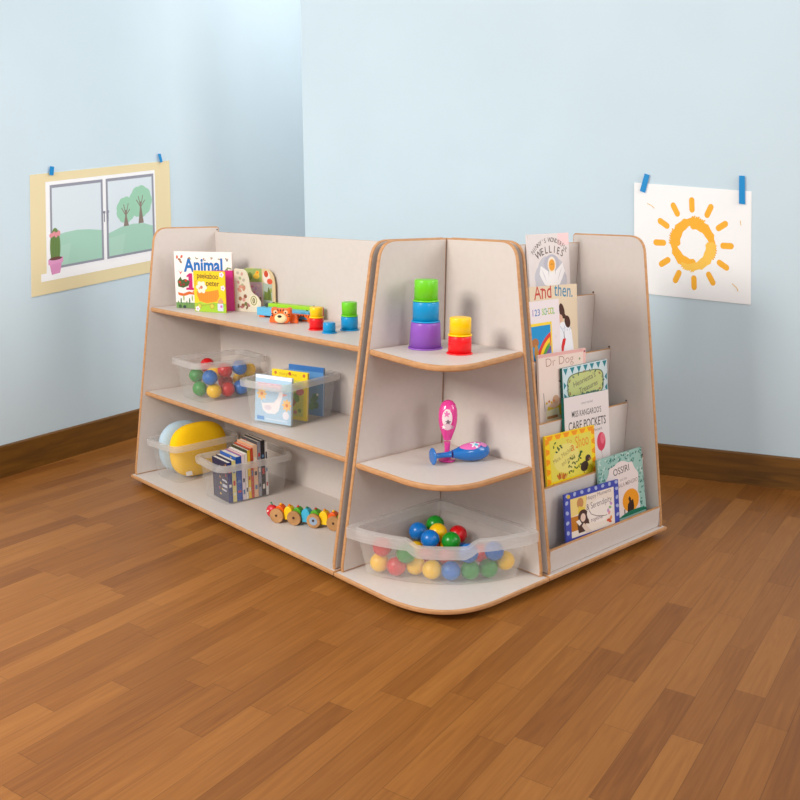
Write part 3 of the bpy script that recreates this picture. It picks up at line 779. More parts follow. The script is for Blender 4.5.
def art_ossiri(p):
    p.vm = 0.15
    p.rect(0, 0, 1, 1, (150, 186, 176)); rnd = random.Random(5)
    P = [(.50+.36*math.copysign(abs(math.cos(t))**.7, math.cos(t))*(1+.06*math.sin(7*t)), .46+.40*math.copysign(abs(math.sin(t))**.7, math.sin(t))*(1+.05*math.sin(9*t))) for t in [2*PI*i/48 for i in range(48)]]
    pts = [(rnd.random(), rnd.random()) for _ in range(330)]
    pts = [q for q in pts if q[0] < .16 or q[0] > .84 or q[1] > .80]
    p.dots(pts, .022, [(40, 92, 88), (96, 150, 140), (52, 120, 104), (196, 210, 200)], .012)
    p.poly(P, (228, 212, 208)); p.poly([(.14, 0), (.14, .3), (.86, .3), (.86, 0)], (228, 212, 208), False)
    p.text('OSSIRI', .50, .69, .15, (74, 62, 60), .06, .002, wid=.36); p.text('and the', .53, .575, .06, (150, 130, 126), .04, 0, wid=.16); p.text('BALA MENGRO', .62, .485, .085, (150, 128, 120), .04, .002, wid=.46)
    p.ell(.655, .23, .19, .18, (232, 150, 32))
    dk = (52, 36, 30)
    p.poly([(.56, .06), (.58, .18), (.62, .21), (.60, .26), (.63, .30), (.66, .26), (.66, .22), (.71, .24), (.72, .12), (.70, .04)], dk); p.line([(.49, .02), (.50, .12)], .02, dk)
    p.ell(.72, -.02, .36, .09, (30, 112, 84)); p.rect(.14, 0, .4, .02, (30, 112, 84), False)
display_book('teal-bordered picture book with an orange disc, right behind the front lip', lean(.3465, .255, .20), .328, .293, .569, .292, .056, .0065, (150, 186, 176), art_ossiri)

def art_blue(p):
    p.vm = 0.21
    p.rect(0, 0, 1, 1, (66, 76, 168))
    p.dots([(.05+.13*i, .95) for i in range(8)]+[(.035, .8-.22*i) for i in range(4)]+[(.965, .8-.2*i) for i in range(4)], .032, [(168, 178, 214)], .026)
    p.dots([(.07, .93)], .03, [(214, 180, 60)])
    p.rect(.095, 0, .905, .86, (236, 220, 206))
    p.poly([(.095, .86), (.40, .86), (.36, .52), (.095, .46)], (236, 208, 130)); p.rect(.095, .14, .36, .46, (190, 120, 40))
    p.ell(.27, .72, .06, .075, (196, 140, 90)); p.poly([(.24, .66), (.34, .60), (.36, .5), (.22, .5)], (226, 196, 80))
    dk = (78, 56, 50)
    p.ell(.31, .42, .09, .09, dk); p.poly([(.26, .46), (.40, .40), (.42, .20), (.34, .24)], dk, False); p.poly([(.20, .26), (.32, .36), (.38, .06), (.22, .06)], dk, False)
    p.ell(.31, .38, .045, .06, (232, 204, 186)); p.poly([(.18, .34), (.24, .22), (.28, .26), (.24, .36)], (240, 230, 220)); p.poly([(.32, .26), (.46, .02), (.36, .02), (.28, .2)], (226, 204, 186))
    p.ell(.63, .42, .25, .17, (240, 228, 220))
    p.text('Happy Moments', .62, .755, .08, (140, 116, 126), .05, -.004, wid=.46); p.text('& Serendipity', .62, .53, .13, (110, 94, 98), .05, -.006, wid=.48); p.text('together', .57, .23, .08, (130, 106, 116), .02, 0, wid=.24)
    p.line([(.42, .50), (.46, .40), (.56, .32), (.70, .27), (.76, .27)], .008, (100, 84, 80))
    p.dots([(.78, .36), (.82, .42), (.80, .30), (.84, .50)], .022, [(196, 150, 196), (150, 180, 130), (226, 150, 150)], .03)
    p.dots([(.78, .14), (.83, .17), (.81, .10)], .035, [(214, 90, 60), (226, 140, 70)], .02)
display_book('blue-bordered landscape picture book, lowest of all, behind the front lip', lean(.3655, .255, .165), .1315, .234, .402, .2255, .056, .0055, (66, 76, 168), art_blue)

# --- board books on the long shelf
def art_animal(p):
    p.rect(0, 0, 1, 1, (240, 232, 228))
    p.text('Animal', .50, .655, .30, (10, 104, 180), 0, .034, wid=.68); p.poly([(.235, .34), (.305, .34), (.305, .62), (.255, .62), (.20, .575), (.205, .545), (.235, .56)], (196, 22, 110)); p.rect(.19, .325, .35, .365, (196, 22, 110), False)
    rnd = random.Random(2)
    p.dots([(.05, .90), (.09, .86), (.13, .91), (.11, .82)], .018, [(200, 84, 50), (150, 100, 60)], .03)
    for i in range(6):
        u = .24+.13*i; p.line([(u, .88+.02*(i % 2)), (u+.03, .90-.03*(i % 3)), (u+.05, .86+.03*(i % 2))], .012, [(110, 130, 70), (130, 90, 70), (90, 90, 90)][i % 3], i == 0)
        p.ell(u+.02, .88, .014, .01, [(150, 84, 60), (120, 140, 90), (150, 120, 60)][i % 3], 0, 8, False)
    p.dots([(.92, .70), (.96, .72), (.89, .68)], .012, [(110, 140, 80)], .04)
    p.poly([(.06, .68), (.10, .63), (.14, .67), (.10, .60)], (206, 60, 44))
    p.poly([(.04, .48), (.10, .56), (.12, .50), (.18, .52), (.26, .48), (.23, .40), (.14, .36), (.05, .38)], (66, 92, 40)); p.dots([(.08, .46), (.15, .42), (.19, .49), (.10, .41)], .022, [(196, 50, 40), (140, 40, 40)])
    p.poly([(.04, .28), (.14, .26), (.24, .30), (.34, .27), (.33, .24), (.25, .25), (.14, .21), (.05, .23)], (214, 104, 40)); p.ell(.34, .29, .04, .03, (226, 140, 90))
    p.rect(0, 0, 1, .10, (112, 148, 84))
    p.dots([(.04+.05*i, .08+.05*(i % 3)) for i in range(19)], .012, [(92, 140, 70), (60, 110, 60), (150, 180, 90)], .05, 0)
    p.dots([(.07, .03), (.15, .02)], .03, [(60, 90, 50), (40, 60, 60)], .03)
book('tall white board book with big blue lettering, leftmost on the top shelf', (-1.147, -.246, .6647), (.157, .109, 0), .224, .203, (-.02, .03, 1), .010, (240, 232, 228), art_animal, name='board_book', group='board books on the top shelf')

def art_peter(p):
    p.rect(0, 0, 1, 1, (244, 200, 18)); p.rect(0, 0, 1, .22, (160, 196, 50)); p.ell(.4, .22, .3, .06, (172, 204, 60)); p.ell(.8, .2, .24, .05, (150, 190, 50), up=False)
    p.text('peekaboo', .45, .815, .22, (64, 50, 26), -.02, .012, wid=.68); p.text('peter', .61, .64, .22, (64, 50, 26), -.01, .012, wid=.42)
    og = (244, 140, 36)
    p.poly([(.08, .50), (.16, .52), (.45, .50), (.78, .56), (.80, .40), (.72, .27), (.40, .21), (.16, .26), (.09, .40)], og)
    for i in range(9): p.line([(.14+.07*i, .49), (.16+.065*i, .27)], .006, (226, 110, 30), i == 0)
    p.line([(.1, .55), (.04, .66), (.05, .74), (.11, .76)], .03, (226, 160, 30))
    for i in range(6): a = i*PI/3; p.ell(.24+.10*math.cos(a), .60+.10*math.sin(a)*p.a, .08, .065, (240, 226, 206), a, 12, i == 0)
    p.ell(.24, .60, .045, .045, (196, 110, 84)); p.ell(.18, .57, .03, .03, (226, 160, 120))
    p.line([(.22, .16), (.62, .20)], .012, (150, 110, 40))
    for c in ((.15, .14), (.56, .15)): p.ell(c[0], c[1], .075, .075, (176, 150, 60)); p.ell(c[0], c[1], .055, .055, (200, 196, 70))
    for cu, cv in ((.90, .92), (.93, .60), (.09, .07)):
        for i in range(5): a = i*2*PI/5; p.ell(cu+.045*math.cos(a), cv+.045*math.sin(a)*p.a, .035, .03, (240, 222, 226), a, 8, i == 0)
        p.ell(cu, cv, .022, .022, (190, 110, 170))
    p.poly([(.74, .04), (.92, .04), (.92, .22), (.74, .22)], (206, 206, 226)); p.ell(.84, .27, .09, .06, (206, 150, 110)); p.ell(.86, .15, .04, .04, (200, 110, 180)); p.line([(.80, .30), (.84, .36)], .02, (206, 150, 110)); p.line([(.88, .30), (.87, .36)], .02, (206, 150, 110))
pt = book('small yellow board book with an orange pram, standing open before the white board book', (-1.010, -.2475, .6647), (.83, .41, 0), .128, .1435, (-.008, .01, 1), .0045, (250, 212, 20), art_peter, (240, 196, 20), name='board_book', group='board books on the top shelf', pages=False)
mb = MB(); U = Vector((.50, .87, 0)).normalized(); N = Vector((U.y, -U.x, 0))
base = Vector((-.990, -.232, .6647))
for k, c in enumerate(((206, 40, 130), (216, 60, 140), (232, 110, 60))):
    o = base-N*(.0028*k)+U*(.003*k)
    vs = [o+U*a+N*b+Vector((0, 0, c_)) for a in (0, .113) for b in (-.0024, 0) for c_ in (0, .1425)]
    mb.add(vs, [(0, 1, 3, 2), (4, 6, 7, 5), (0, 4, 5, 1), (2, 3, 7, 6), (0, 2, 6, 4), (1, 5, 7, 3)], mat(c, .35))
plab(mb.build('board_pages', pt), 'bright pink board pages')

def cut_board(t, name, o, U, sil, th, edge, art):
    """board with its own silhouette: outline in metres along U and up"""
    U = Vector(U).normalized(); V = Vector((0, 0, 1)); N = U.cross(V); o = Vector(o)
    M = Matrix((tuple(U)+(0,), tuple(V)+(0,), tuple(N)+(0,), (0, 0, 0, 1))).transposed(); M.translation = o
    mb = MB(); m = mat(edge, .4)
    mb.slab(sil, -th, 0, m, m, .0006, M, 2)
    W = max(s[0] for s in sil); Hh = max(s[1] for s in sil)
    art(Print(mb, [o, o+U*W, o+U*W+V*Hh, o+V*Hh], N, .4), sil, W, Hh)
    return mb.build(name, t, fix=False)
ab = thing('board_book', 'open shaped board book with animal pictures, right of the yellow board book', 'book', (-.87, -.075, .6647), 0, 'board books on the top shelf')
def art_front(p, sil, W, Hh):
    ins = [(.5*W+(a-.5*W)*.96, .5*Hh+(b-.5*Hh)*.975) for a, b in sil]
    p.poly([(a/W, b/Hh) for a, b in ins], (214, 206, 186))
    p.dots([(.14, .90), (.30, .88), (.22, .78), (.36, .74), (.15, .68), (.30, .62)], .06, [(176, 168, 150), (196, 150, 140), (160, 172, 130)], .05)
    p.dots([(.25, .58), (.36, .55), (.18, .50)], .10, [(206, 150, 130), (190, 134, 110)], .06)
    p.dots([(.40, .36), (.34, .28), (.42, .18), (.20, .30), (.30, .14)], .07, [(140, 92, 70), (206, 150, 140), (110, 110, 60), (160, 110, 80)], .07)
    p.ell(.75, .27, .20, .20, (226, 216, 186)); p.ell(.73, .27, .13, .16, (150, 150, 100)); p.ell(.73, .27, .095, .125, (222, 212, 180)); p.ell(.73, .27, .05, .09, (86, 82, 60)); p.ell(.73, .27, .018, .06, (206, 200, 150))
    p.dots([(.12, .12), (.24, .10), (.46, .10), (.52, .16)], .04, [(120, 90, 60), (170, 110, 110)], .08)
cut_board(ab, 'front_cover', (-.930, -.128, .6647), (.097, .040, 0), [(0, 0), (.102, 0), (.107, .015), (.108, .036), (.098, .052), (.083, .06), (.070, .072), (.064, .092), (.060, .118), (.052, .140), (.040, .148), (.004, .150), (0, .146)], .004, (232, 222, 196), art_front)
def art_left(p, sil, W, Hh):
    p.rect(.01, .01, .97, .985, (150, 170, 96)); p.rect(.01, .01, .97, .66, (206, 176, 190))
    p.ell(.66, .80, .18, .14, (244, 200, 70)); p.ell(.72, .885, .11, .10, (244, 180, 50)); p.ell(.72, .89, .05, .05, (232, 120, 40))
    p.dots([(.4, .55), (.6, .5), (.75, .58), (.5, .4), (.7, .36)], .10, [(206, 130, 160), (190, 150, 196), (226, 190, 196)], .06); p.rect(.80, .01, .90, .30, (120, 100, 60)); p.ell(.3, .8, .12, .2, (110, 130, 60))
cut_board(ab, 'left_page', (-.958, -.066, .6647), (.80, .45, 0), [(0, 0), (.071, 0), (.071, .143), (.03, .149), (.006, .147), (0, .141)], .004, (226, 208, 160), art_left)
def art_right(p, sil, W, Hh):
    p.rect(.02, .01, .80, .66, (176, 190, 176)); p.ell(.36, .80, .30, .28, (238, 226, 216))
    p.ell(.34, .88, .17, .14, (206, 70, 40)); p.ell(.62, .71, .22, .12, (222, 90, 60)); p.ell(.30, .74, .12, .10, (240, 226, 214))
    p.poly([(.10, .25), (.74, .25), (.70, .42), (.50, .58), (.40, .44), (.16, .46)], (110, 130, 56)); p.line([(.52, .26), (.54, .56)], .05, (70, 76, 30)); p.ell(.5, .12, .34, .12, (130, 140, 140)); p.ell(.7, .5, .08, .10, (150, 160, 80))
cut_board(ab, 'right_page', (-.8995, -.0305, .6647), (.93, -.05, 0), [(0, 0), (.084, 0), (.084, .098), (.078, .122), (.064, .138), (.044, .146), (.004, .147), (0, .142)], .004, (220, 196, 152), art_right)

# ------------------------------------------------------------------ tiger xylophone
ty = thing('wooden_tiger_toy', 'orange wooden tiger toy with blue and green bars, on the long top shelf', 'toy', (-.635, -.112, .6645), .226)
ORG = mat((240, 104, 26), .35, .5); BLK = mat((34, 24, 22), .5)
Mt = Matrix.Translation(ty.location) @ Matrix.Rotation(.226, 4, 'Z')
def tb(name, fn, lab=None, par=ty):
    mb = MB(Mt); fn(mb); o = mb.build(name, par)
    if lab: plab(o, lab)
    return o
# frame board along the bars with an arch at the right end
def fr(mb):
    arch = [(.095+.026*math.cos(a), .0006+.019*math.sin(a)) for a in [PI-PI*i/12 for i in range(13)]]
    out = [(.004, .0004), (.066, .0004)]+arch+[(.124, .0004), (.132, .0004), (.132, .0215), (.128, .0245), (.004, .0245)]
    M = Matrix(((1, 0, 0, 0), (0, 0, 1, 0), (0, 1, 0, 0), (0, 0, 0, 1)))
    mb.slab(out, -.038, -.0245, ORG, ORG, .0015, M, 2)
    for i in range(6): mb.box(.066+.0115*i, .0695+.0115*i, -.0384, -.0379, .0205-.004*(i % 2), .0240, BLK)
body = tb('frame', fr)
def bar(y0, y1, z0, z1, x0, x1, c):
    return lambda mb: mb.slab([(x0, y0), (x1, y0), (x1, y1), (x0, y1)], z0, z1, mat(c, .35, .5), mat(c, .35, .5), .002)
def pegs(y, z): 
    return [lambda mb, x=x: mb.lathe([(.004, z), (.004, z+.0018), (.002, z+.0028)], mat((70, 100, 60), .5), 12, Matrix.Translation((x, y, 0))) for x in (-.09, .09)]
b1 = tb('sound_bar', bar(-.0235, .012, .0062, .0330, -.118, .112, (92, 176, 214)), 'blue sound bar')
b2 = tb('sound_bar', bar(.014, .048, .0062, .0440, -.100, .110, (160, 208, 24)), 'lime green sound bar'); [tb('peg', f, None, b2) for f in pegs(.031, .0441)]; [tb('peg', f, None, b1) for f in pegs(-.005, .0331)]
tb('end_cap', lambda mb: mb.slab([(.1103, .014), (.118, .014), (.118, .048), (.1103, .048)], .0062, .043, mat((206, 60, 40), .4), mat((206, 60, 40), .4), .002), 'red end cap')
for fx in (-.100, .094):
    tb('foot', lambda mb, fx=fx: mb.slab([(fx-.012, -.020), (fx+.012, -.020), (fx+.012, .044), (fx-.012, .044)], 0, .0060, ORG, ORG, .001), 'orange foot')
# head, turned towards the room's front right
Mh = Matrix.Translation((-.5475, -.1975, .6645)) @ Matrix.Rotation(.62, 4, 'Z')
def th_(name, fn, lab=None, par=None):
    mb = MB(Mh); fn(mb); o = mb.build(name, par or ty)
    if lab: plab(o, lab)
    return o
def hd(mb):
    M = Matrix(((1, 0, 0, 0), (0, 0, -1, 0), (0, 1, 0, 0), (0, 0, 0, 1)))
    out = [(-.026, .008), (-.018, .003), (.018, .003), (.026, .008), (.031, .026), (.033, .046), (.030, .052), (.024, .053), (.018, .0495), (-.018, .0495), (-.024, .053), (-.030, .052), (-.033, .046), (-.031, .026)]
    mb.slab(out, -.012, .012, ORG, ORG, .003, M)
head = th_('head', hd)
for sx in (-1, 1):
    def paws(mb, sx=sx):
        M = Matrix(((1, 0, 0, 0), (0, 0, -1, 0), (0, 1, 0, 0), (0, 0, 0, 1)))
        o = [(.022, .0004), (.047, .0004), (.049, .006), (.046, .018), (.038, .030), (.022, .030)]
        o = [(sx*a, b) for a, b in o]; o = o if sx > 0 else o[::-1]
        mb.slab(o, -.024, -.0125, ORG, ORG, .002, M)
    th_('paw', paws)
th_('muzzle', lambda mb: mb.ell((0, -.0125, .0185), (.0215, .010, .0155), mat((240, 214, 166), .5), 20), 'cream muzzle', head)
th_('nose', lambda mb: mb.ell((-.001, -.0215, .0255), (.0075, .003, .0045), BLK, 14), 'black nose', head)
for sx in (-1, 1):
    def eyes(mb, sx=sx): mb.ell((sx*.0175, -.0122, .038), (.0075, .0012, .0065), mat((250, 190, 150), .4), 14); mb.ell((sx*.0165, -.0134, .037), (.003, .001, .0032), BLK, 10)
    th_('eye', eyes, None, head)
def stripes(mb):
    for x, z, a in ((0, .044, 0), (-.009, .045, .4), (.009, .045, -.4), (-.028, .026, 1.4), (-.028, .032, 1.3), (.028, .026, 1.7), (.028, .032, 1.8)):
        mb.add([Vector((x, -.0125, z))+Vector((math.cos(a+b)*c, 0, math.sin(a+b)*c)) for b, c in ((PI/2, .0055), (PI, .0024), (-PI/2, .0055), (0, .0024))], [(0, 1, 2, 3)], BLK)
th_('stripes', stripes, 'black painted stripes', head)

# ------------------------------------------------------------------ caterpillar
c0 = Vector((-.436, -.3203, 0)); c1 = Vector((-.2559, -.2269, 0)); dc = (c1-c0).normalized()
ang = math.atan2(dc.y, dc.x)
cat = thing('wooden_caterpillar', 'rainbow wooden caterpillar on round wooden wheels, on the base board', 'toy', (c0.x+.085, c0.y+.06, .0352), ang)
Mc = Matrix.Translation(Vector((c0.x, c0.y, .0352))) @ Matrix.Rotation(ang, 4, 'Z') @ Matrix.Translation((0, .018, 0))
def ca(name, fn, lab=None, par=None):
    mb = MB(Mc); fn(mb); o = mb.build(name, par or cat)
    if lab: plab(o, lab)
    return o
SEG = [(232, 96, 16), (250, 204, 16), (80, 166, 34), (64, 178, 214), (84, 170, 36), (250, 204, 16), (236, 92, 20), (80, 166, 34)]
NM = ['orange', 'yellow', 'green', 'light blue', 'green', 'yellow', 'orange', 'green']
KN = [(250, 170, 20), (236, 120, 20), (206, 60, 40), (40, 130, 90), (170, 50, 40), (220, 140, 20), (250, 190, 30), (206, 60, 40)]
Mxz = Matrix(((1, 0, 0, 0), (0, 0, -1, 0), (0, 1, 0, 0), (0, 0, 0, 1)))
for i, c in enumerate(SEG):
    x = .006+.0315*i
    def sg(mb, x=x, c=c):
        out = [(x-.0135, .012), (x+.0135, .012)]+[(x+.0155*math.cos(a), .038+.020*math.sin(a)) for a in [PI*k/14 for k in range(15)]]
        mb.slab(out, -.013, .013, mat(c, .35, .5), mat(c, .35, .5), .003, Mxz)
    s_ = ca('body_segment', sg, NM[i]+' body segment')
    ca('knob', lambda mb, x=x, c=KN[i]: mb.ell((x, 0, .0595), (.0045, .0045, .0045), mat(c, .4), 12), None, s_)
hdo = ca('head', lambda mb: mb.ell((-.026, 0, .031), (.021, .016, .023), mat((206, 22, 40), .35, .5), 20), 'red head')
ca('eye', lambda mb: mb.lathe([(.0045, 0), (.0045, .002)], mat((250, 240, 226), .4), 14, Matrix.Translation((-.0345, -.0125, .034)) @ Matrix.Rotation(PI/2+.3, 4, 'X')), 'white painted eye', hdo)
ca('antenna', lambda mb: mb.tube([(-.024, -.002, .053), (-.026, -.002, .059), (-.030, -.002, .062)], [.002, .002, .003], mat((40, 130, 90), .5), 8), 'green antenna', hdo)
for k, x in enumerate((0, .0627, .133, .2035)):
    for sy in (-1, 1):
        def wh(mb, x=x, sy=sy, k=k):
            M = Matrix.Translation((x, sy*.0185, .0245)) @ Matrix.Rotation(PI/2, 4, 'X')
            mb.lathe([(.0230, -.005), (.0243, -.004), (.0243, .004), (.0230, .005)], noisy('wheel_wood', (170, 122, 74), (194, 146, 96), 30, .5, (1, 6, 1)) if 'WW' not in MC else MC['WW'], 30, M)
            if k == 2 and sy < 0:
                mb.add([M @ Vector((.014*math.cos(a), .014*math.sin(a), .0053)) for a in [2*PI*i/16 for i in range(16)]], [tuple(range(16))], mat((150, 168, 190), .5))
        wl = ca('wheel', wh)
        ca('axle_pin', lambda mb, x=x, sy=sy: mb.lathe([(.0042, -.0006), (.0042, .0006)], mat((70, 42, 26), .6), 12, Matrix.Translation((x, sy*.0241, .0265)) @ Matrix.Rotation(PI/2, 4, 'X')), 'dark axle pin', wl)

# ------------------------------------------------------------------ maracas
def maraca(label, M, loc, c, patch):
    t = thing('maraca', label, 'maraca', loc, 0, 'maracas on the lower corner shelf')
    m = mat(c, .2, .5, .4)
    prof = [(.001, 0), (.0215, .0002), (.0240, .002), (.0235, .0045), (.013, .007), (.0080, .012), (.0074, .030), (.0085, .050), (.0125, .068), (.0185, .084), (.0235, .100), (.0262, .118), (.0265, .134), (.0245, .150), (.0200, .163), (.0125, .1715), (.005, .1745), (.0005, .175)]
    n2 = []
    for (r0, z0), (r1, z1) in zip(prof, prof[1:]):
        for i in range(3): n2.append((r0+(r1-r0)*i/3, z0+(z1-z0)*i/3))
    n2.append(prof[-1])
    mb = MB(M); mb.lathe([q for q in n2 if q[1] <= .0601], m, 32, cap1=True); mb.build('handle', t)
    mb = MB(M); mb.lathe([q for q in n2 if q[1] >= .0595], m, 32, cap0=True)
    def rad(z):
        for (r0, z0), (r1, z1) in zip(prof, prof[1:]):
            if z0 <= z <= z1: return r0+(r1-r0)*(z-z0)/(z1-z0)
        return .01
    k = 0
    for th, z, rx, rz, pts, col in patch:          # flat printing wrapped on the bulb
        k += 1
        R = [(0, 0)]
        rings = [[(th, z)]]
        vs = []; fs = []; n = 24; rr_ = 4
        def P(a, zz):
            q = rad(zz)+.0004+.00012*k; return (q*math.cos(a), q*math.sin(a), zz)
        vs.append(P(th, z))
        for i in range(1, rr_+1):
            for j in range(n):
                a = 2*PI*j/n; s = i/rr_*(1 if pts == 0 else (1 if (j*pts*2//n) % 2 == 0 else .55))
                vs.append(P(th+rx*s*math.cos(a)/.025, z+rz*s*math.sin(a)))
        for j in range(n): fs.append((0, 1+j, 1+(j+1) % n))
        for i in range(rr_-1):
            for j in range(n): fs.append((1+i*n+j, 1+(i+1)*n+j, 1+(i+1)*n+(j+1) % n, 1+i*n+(j+1) % n))
        mb.add(vs, fs, mat(col, .25), True)
    mb.build('bulb', t)
    return t
va = math.atan2(-.67, .74)
maraca('pink maraca standing on its foot behind the blue one', Matrix.Translation((.172, -.158, .3513)), (.172, -.158, .3513), (226, 62, 150),
       [(va-.15, .128, .014, .026, 0, (238, 220, 226)), (va-.1, .104, .013, .010, 0, (226, 190, 206)), (va-.55, .102, .006, .006, 5, (248, 240, 244)), (va+.5, .102, .005, .006, 5, (200, 150, 176)), (va-.2, .140, .008, .009, 5, (226, 120, 180)), (va-.05, .118, .007, .007, 5, (120, 100, 116))])
ax = Vector((.047, .118, 0)).normalized(); tilt = math.atan2(.0265-.0240, .13)
zax = (ax*math.cos(tilt)+Vector((0, 0, math.sin(tilt)))).normalized(); xax = zax.cross(Vector((0, 0, 1))).normalized(); yax = zax.cross(xax)
Mm = Matrix((tuple(xax)+(0,), tuple(yax)+(0,), tuple(zax)+(0,), (0, 0, 0, 1))).transposed(); Mm.translation = (.173, -.219, .3513+.0242)
maraca('blue maraca lying on its side in front of the pink one', Mm, (.205, -.15, .3513), (10, 106, 186),
       [(-PI/2+.25, .114, .020, .032, 0, (226, 110, 180)), (-PI/2+.45, .125, .012, .014, 5, (226, 232, 240)), (-PI/2+.5, .128, .006, .007, 5, (80, 190, 220)), (-PI/2+.5, .152, .010, .010, 0, (214, 130, 190))])

# ------------------------------------------------------------------ books inside the bins
def bin_pt(i, x, y, z):
    bx, by, bz, rz = BIN[i]
    return Vector((bx+math.cos(rz)*x-math.sin(rz)*y, by+math.sin(rz)*x+math.cos(rz)*y, bz+z))
def art_duck(p):
    p.rect(0, 0, 1, 1, (176, 206, 228)); p.rect(0, .93, 1, 1, (238, 240, 244)); p.rect(.05, .74, .72, .84, (226, 176, 196)); p.rect(.74, .70, 1, .86, (160, 212, 224))
    for cu, cv, s in ((.18, .60, .09), (.88, .42, .085)):
        for i in range(8): a = i*PI/4; p.ell(cu+s*math.cos(a), cv+s*math.sin(a)*p.a, s*.6, s*.35, (250, 196, 110), a, 10, i == 0)
        p.ell(cu, cv, s*.45, s*.45, (226, 130, 60))
    p.poly([(.16, .46), (.20, .40), (.36, .42), (.52, .44), (.62, .54), (.66, .66), (.72, .70), (.78, .66), (.76, .58), (.71, .46), (.66, .28), (.56, .20), (.34, .19), (.22, .26)], (242, 236, 238))
    p.poly([(.76, .66), (.90, .64), (.76, .59)], (236, 160, 150)); p.ell(.36, .32, .1, .06, (226, 214, 224)); p.ell(.86, .20, .09, .09, (236, 232, 240)); p.rect(.06, .04, .26, .12, (90, 150, 210)); p.rect(.3, .06, .9, .09, (206, 222, 236))
def art_yel(p):
    p.rect(0, 0, 1, 1, (246, 214, 40)); p.dots([(.1, .93), (.5, .94), (.9, .93)], .04, [(206, 120, 60), (200, 40, 50)]); p.text('story time', .45, .90, .1, (190, 150, 40), 0, 0, wid=.5); p.rect(.08, .08, .90, .82, (214, 206, 90))
    p.dots([(.3+.1*i, .35+.12*(i % 3)) for i in range(6)], .12, [(180, 110, 70), (120, 160, 70), (200, 80, 90)], .08); p.dots([(.2+.12*i, .16+.04*(i % 2)) for i in range(6)], .05, [(210, 120, 110), (130, 160, 60)])
def art_sky(p):
    p.rect(0, 0, 1, 1, (96, 150, 208)); p.dots([(.72, .30), (.80, .22), (.68, .18), (.78, .38)], .09, [(90, 150, 120), (70, 130, 110)]); p.ell(.84, .44, .03, .03, (240, 240, 240)); p.rect(0, .9, 1, 1, (60, 118, 190))
bt = BIN[1]; ca_, sa_ = math.cos(bt[3]+.06), math.sin(bt[3]+.06)
gk = 'picture books in the middle shelf bin'
zf = .0052
book('pale blue picture book with a white duck, front in the bin', bin_pt(1, -.070, -.103, zf), (ca_, sa_, 0), .147, .152, (-.04, .08, 1), .008, (176, 206, 228), art_duck, group=gk)
book('yellow picture book, second in the bin behind the duck book', bin_pt(1, -.068, -.026, zf), (ca_, sa_, 0), .146, .158, (-.03, .07, 1), .008, (246, 214, 40), art_yel, group=gk)
book('plain blue picture book, last in the bin behind the yellow one', bin_pt(1, -.066, .056, zf), (ca_, sa_, 0), .144, .162, (-.03, .06, 1), .008, (96, 150, 208), art_sky, group=gk)

# upright thin books in the lower bin
gk = 'upright thin books in the lower bin'
ub = BIN[3]
STK = [((34, 46, 120), (40, 40, 70), .145, 'dark blue thin book at the very front of the packed bin', .012),
       ((226, 214, 140), (60, 50, 70), .150, 'pale yellow spined thin book, second from the front of the packed bin', .012),
       ((24, 76, 160), (30, 90, 176), .160, 'thick bright blue book behind the pale yellow one in the packed bin', .017),
       ((236, 220, 226), (190, 110, 140), .163, 'white and pink thin book behind the bright blue one in the packed bin', .010),
       ((240, 236, 226), (230, 226, 220), .166, 'thin white book between the pink one and the yellow one in the packed bin', .007),
       ((236, 196, 40), (60, 60, 40), .176, 'yellow thin book near the middle of the packed bin', .009),
       ((206, 72, 40), (200, 80, 50), .182, 'red-orange thin book behind the yellow one in the packed bin', .008),
       ((236, 196, 160), (226, 170, 130), .190, 'cream and orange thin book in the taller rear half of the packed bin', .013),
       ((150, 150, 164), (70, 70, 76), .200, 'grey spined tall thin book with a dark cover in the packed bin', .010),
       ((40, 34, 40), (44, 36, 36), .203, 'black tall thin book near the back of the packed bin', .012),
       ((232, 228, 226), (90, 84, 84), .196, 'white spined thin book, last in the packed bin', .008)]
y = -.1060
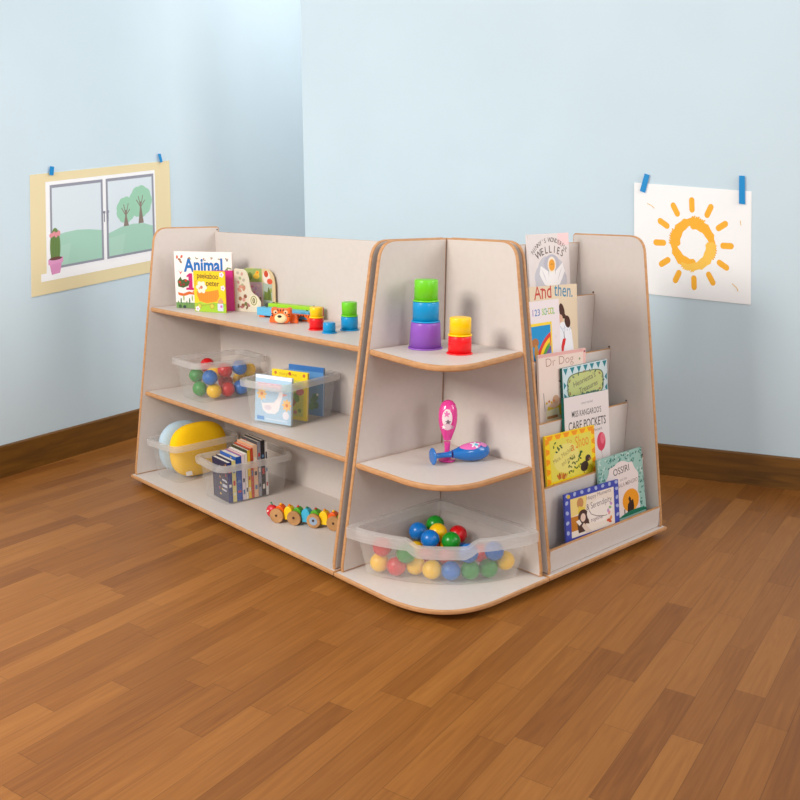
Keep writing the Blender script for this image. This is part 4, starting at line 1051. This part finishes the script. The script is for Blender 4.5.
for i, (sp, cv, h, lab, th) in enumerate(STK):
    c, s_ = math.cos(ub[3]), math.sin(ub[3])
    def art_u(p, i=i, cv=cv):
        rnd = random.Random(i)
        cols = [(230, 226, 220), (200, 60, 80), (240, 200, 60), (90, 90, 110), (200, 140, 60)]
        p.dots([(rnd.random()*.9+.05, rnd.random()*.9+.05) for _ in range(16)], .05, cols, .03)
        if i == 0: p.rect(.62, .35, .92, .42, (196, 196, 210)); p.rect(.62, .5, .9, .54, (196, 196, 210), False); p.rect(.62, .25, .86, .29, (196, 196, 210), False)
    th *= 1.28
    t = thing('thin_book', lab, 'book', bin_pt(3, .0180, y+th/2, zf), ub[3], gk)
    mb = MB(); W2 = .112
    m1, m2 = mat(cv, .35), mat(sp, .35)
    mb.box(-W2/2, W2/2, -th/2+.0003, -th/2+.0013, 0, h, m1); mb.box(-W2/2, W2/2, th/2-.0013, th/2-.0003, 0, h, m1); mb.box(W2/2-.001, W2/2+.0004, -th/2+.0003, th/2-.0003, 0, h, m2)
    p = Print(mb, [(-W2/2, -th/2+.0003, 0), (W2/2, -th/2+.0003, 0), (W2/2, -th/2+.0003, h), (-W2/2, -th/2+.0003, h)], (0, -1, 0), .35); p.k = -3; art_u(p)
    ps = Print(mb, [(W2/2+.0004, -th/2+.0003, 0), (W2/2+.0004, th/2-.0003, 0), (W2/2+.0004, th/2-.0003, h), (W2/2+.0004, -th/2+.0003, h)], (1, 0, 0), .35); ps.k = -3
    rnd = random.Random(40+i)
    for k in range(3):
        v = .12+.26*k+.1*rnd.random(); ps.rect(.2, v, .8, v+.05+.08*rnd.random(), [(60, 60, 80), (230, 224, 214), (200, 60, 60), (90, 130, 170)][(i+k) % 4], k == 0)
    mb.build('cover', t, world=False, fix=False)
    mb = MB(); mb.box(-W2/2+.002, W2/2-.0012, -th/2+.0014, th/2-.0014, .001, h-.0015, M_PAGE); mb.build('pages', t, world=False)
    y += th+.0008

# ------------------------------------------------------------------ cushions in the lower left bin
def cushion(label, lx, ly, lz, r, e, c1, c2, rzx=0, tagc=None):
    p = bin_pt(2, lx, ly, lz)
    t = thing('cushion', label, 'cushion', (p.x, p.y, BIN[2][2]+.004), BIN[2][3]+rzx, 'cushions in the lower left bin')
    mb = MB(Matrix.Translation(p) @ Matrix.Rotation(BIN[2][3]+rzx, 4, 'Z'))
    mb.ell((0, 0, 0), r, noisy('plush_'+label[:4], c1, c2, 260, .95, bump=.4), 40, e); mb.build('cushion_body', t)
    if tagc:
        mb = MB(); q = bin_pt(2, *tagc); mb.slab([(-.013, -.008), (.013, -.008), (.013, .008), (-.013, .008)], 0, .001, mat((236, 230, 226), .6), mat((236, 230, 226), .6), .0004, Matrix.Translation(q) @ Matrix.Rotation(BIN[2][3], 4, 'Z') @ Matrix.Rotation(PI/2, 4, 'Z') @ Matrix.Rotation(1.1, 4, 'X')); plab(mb.build('care_tag', t), 'white care tag')
    return t
cushion('bright yellow plush cushion standing at the right in the bin', .0385, -.002, .106, (.0400, .1215, .1020), .75, (252, 196, 4), (255, 206, 16), 0, (.0765, -.075, .030))
cushion('pale blue plush cushion standing left of the yellow one', -.0420, -.022, .104, (.0385, .100, .0995), .85, (176, 200, 216), (192, 212, 226))
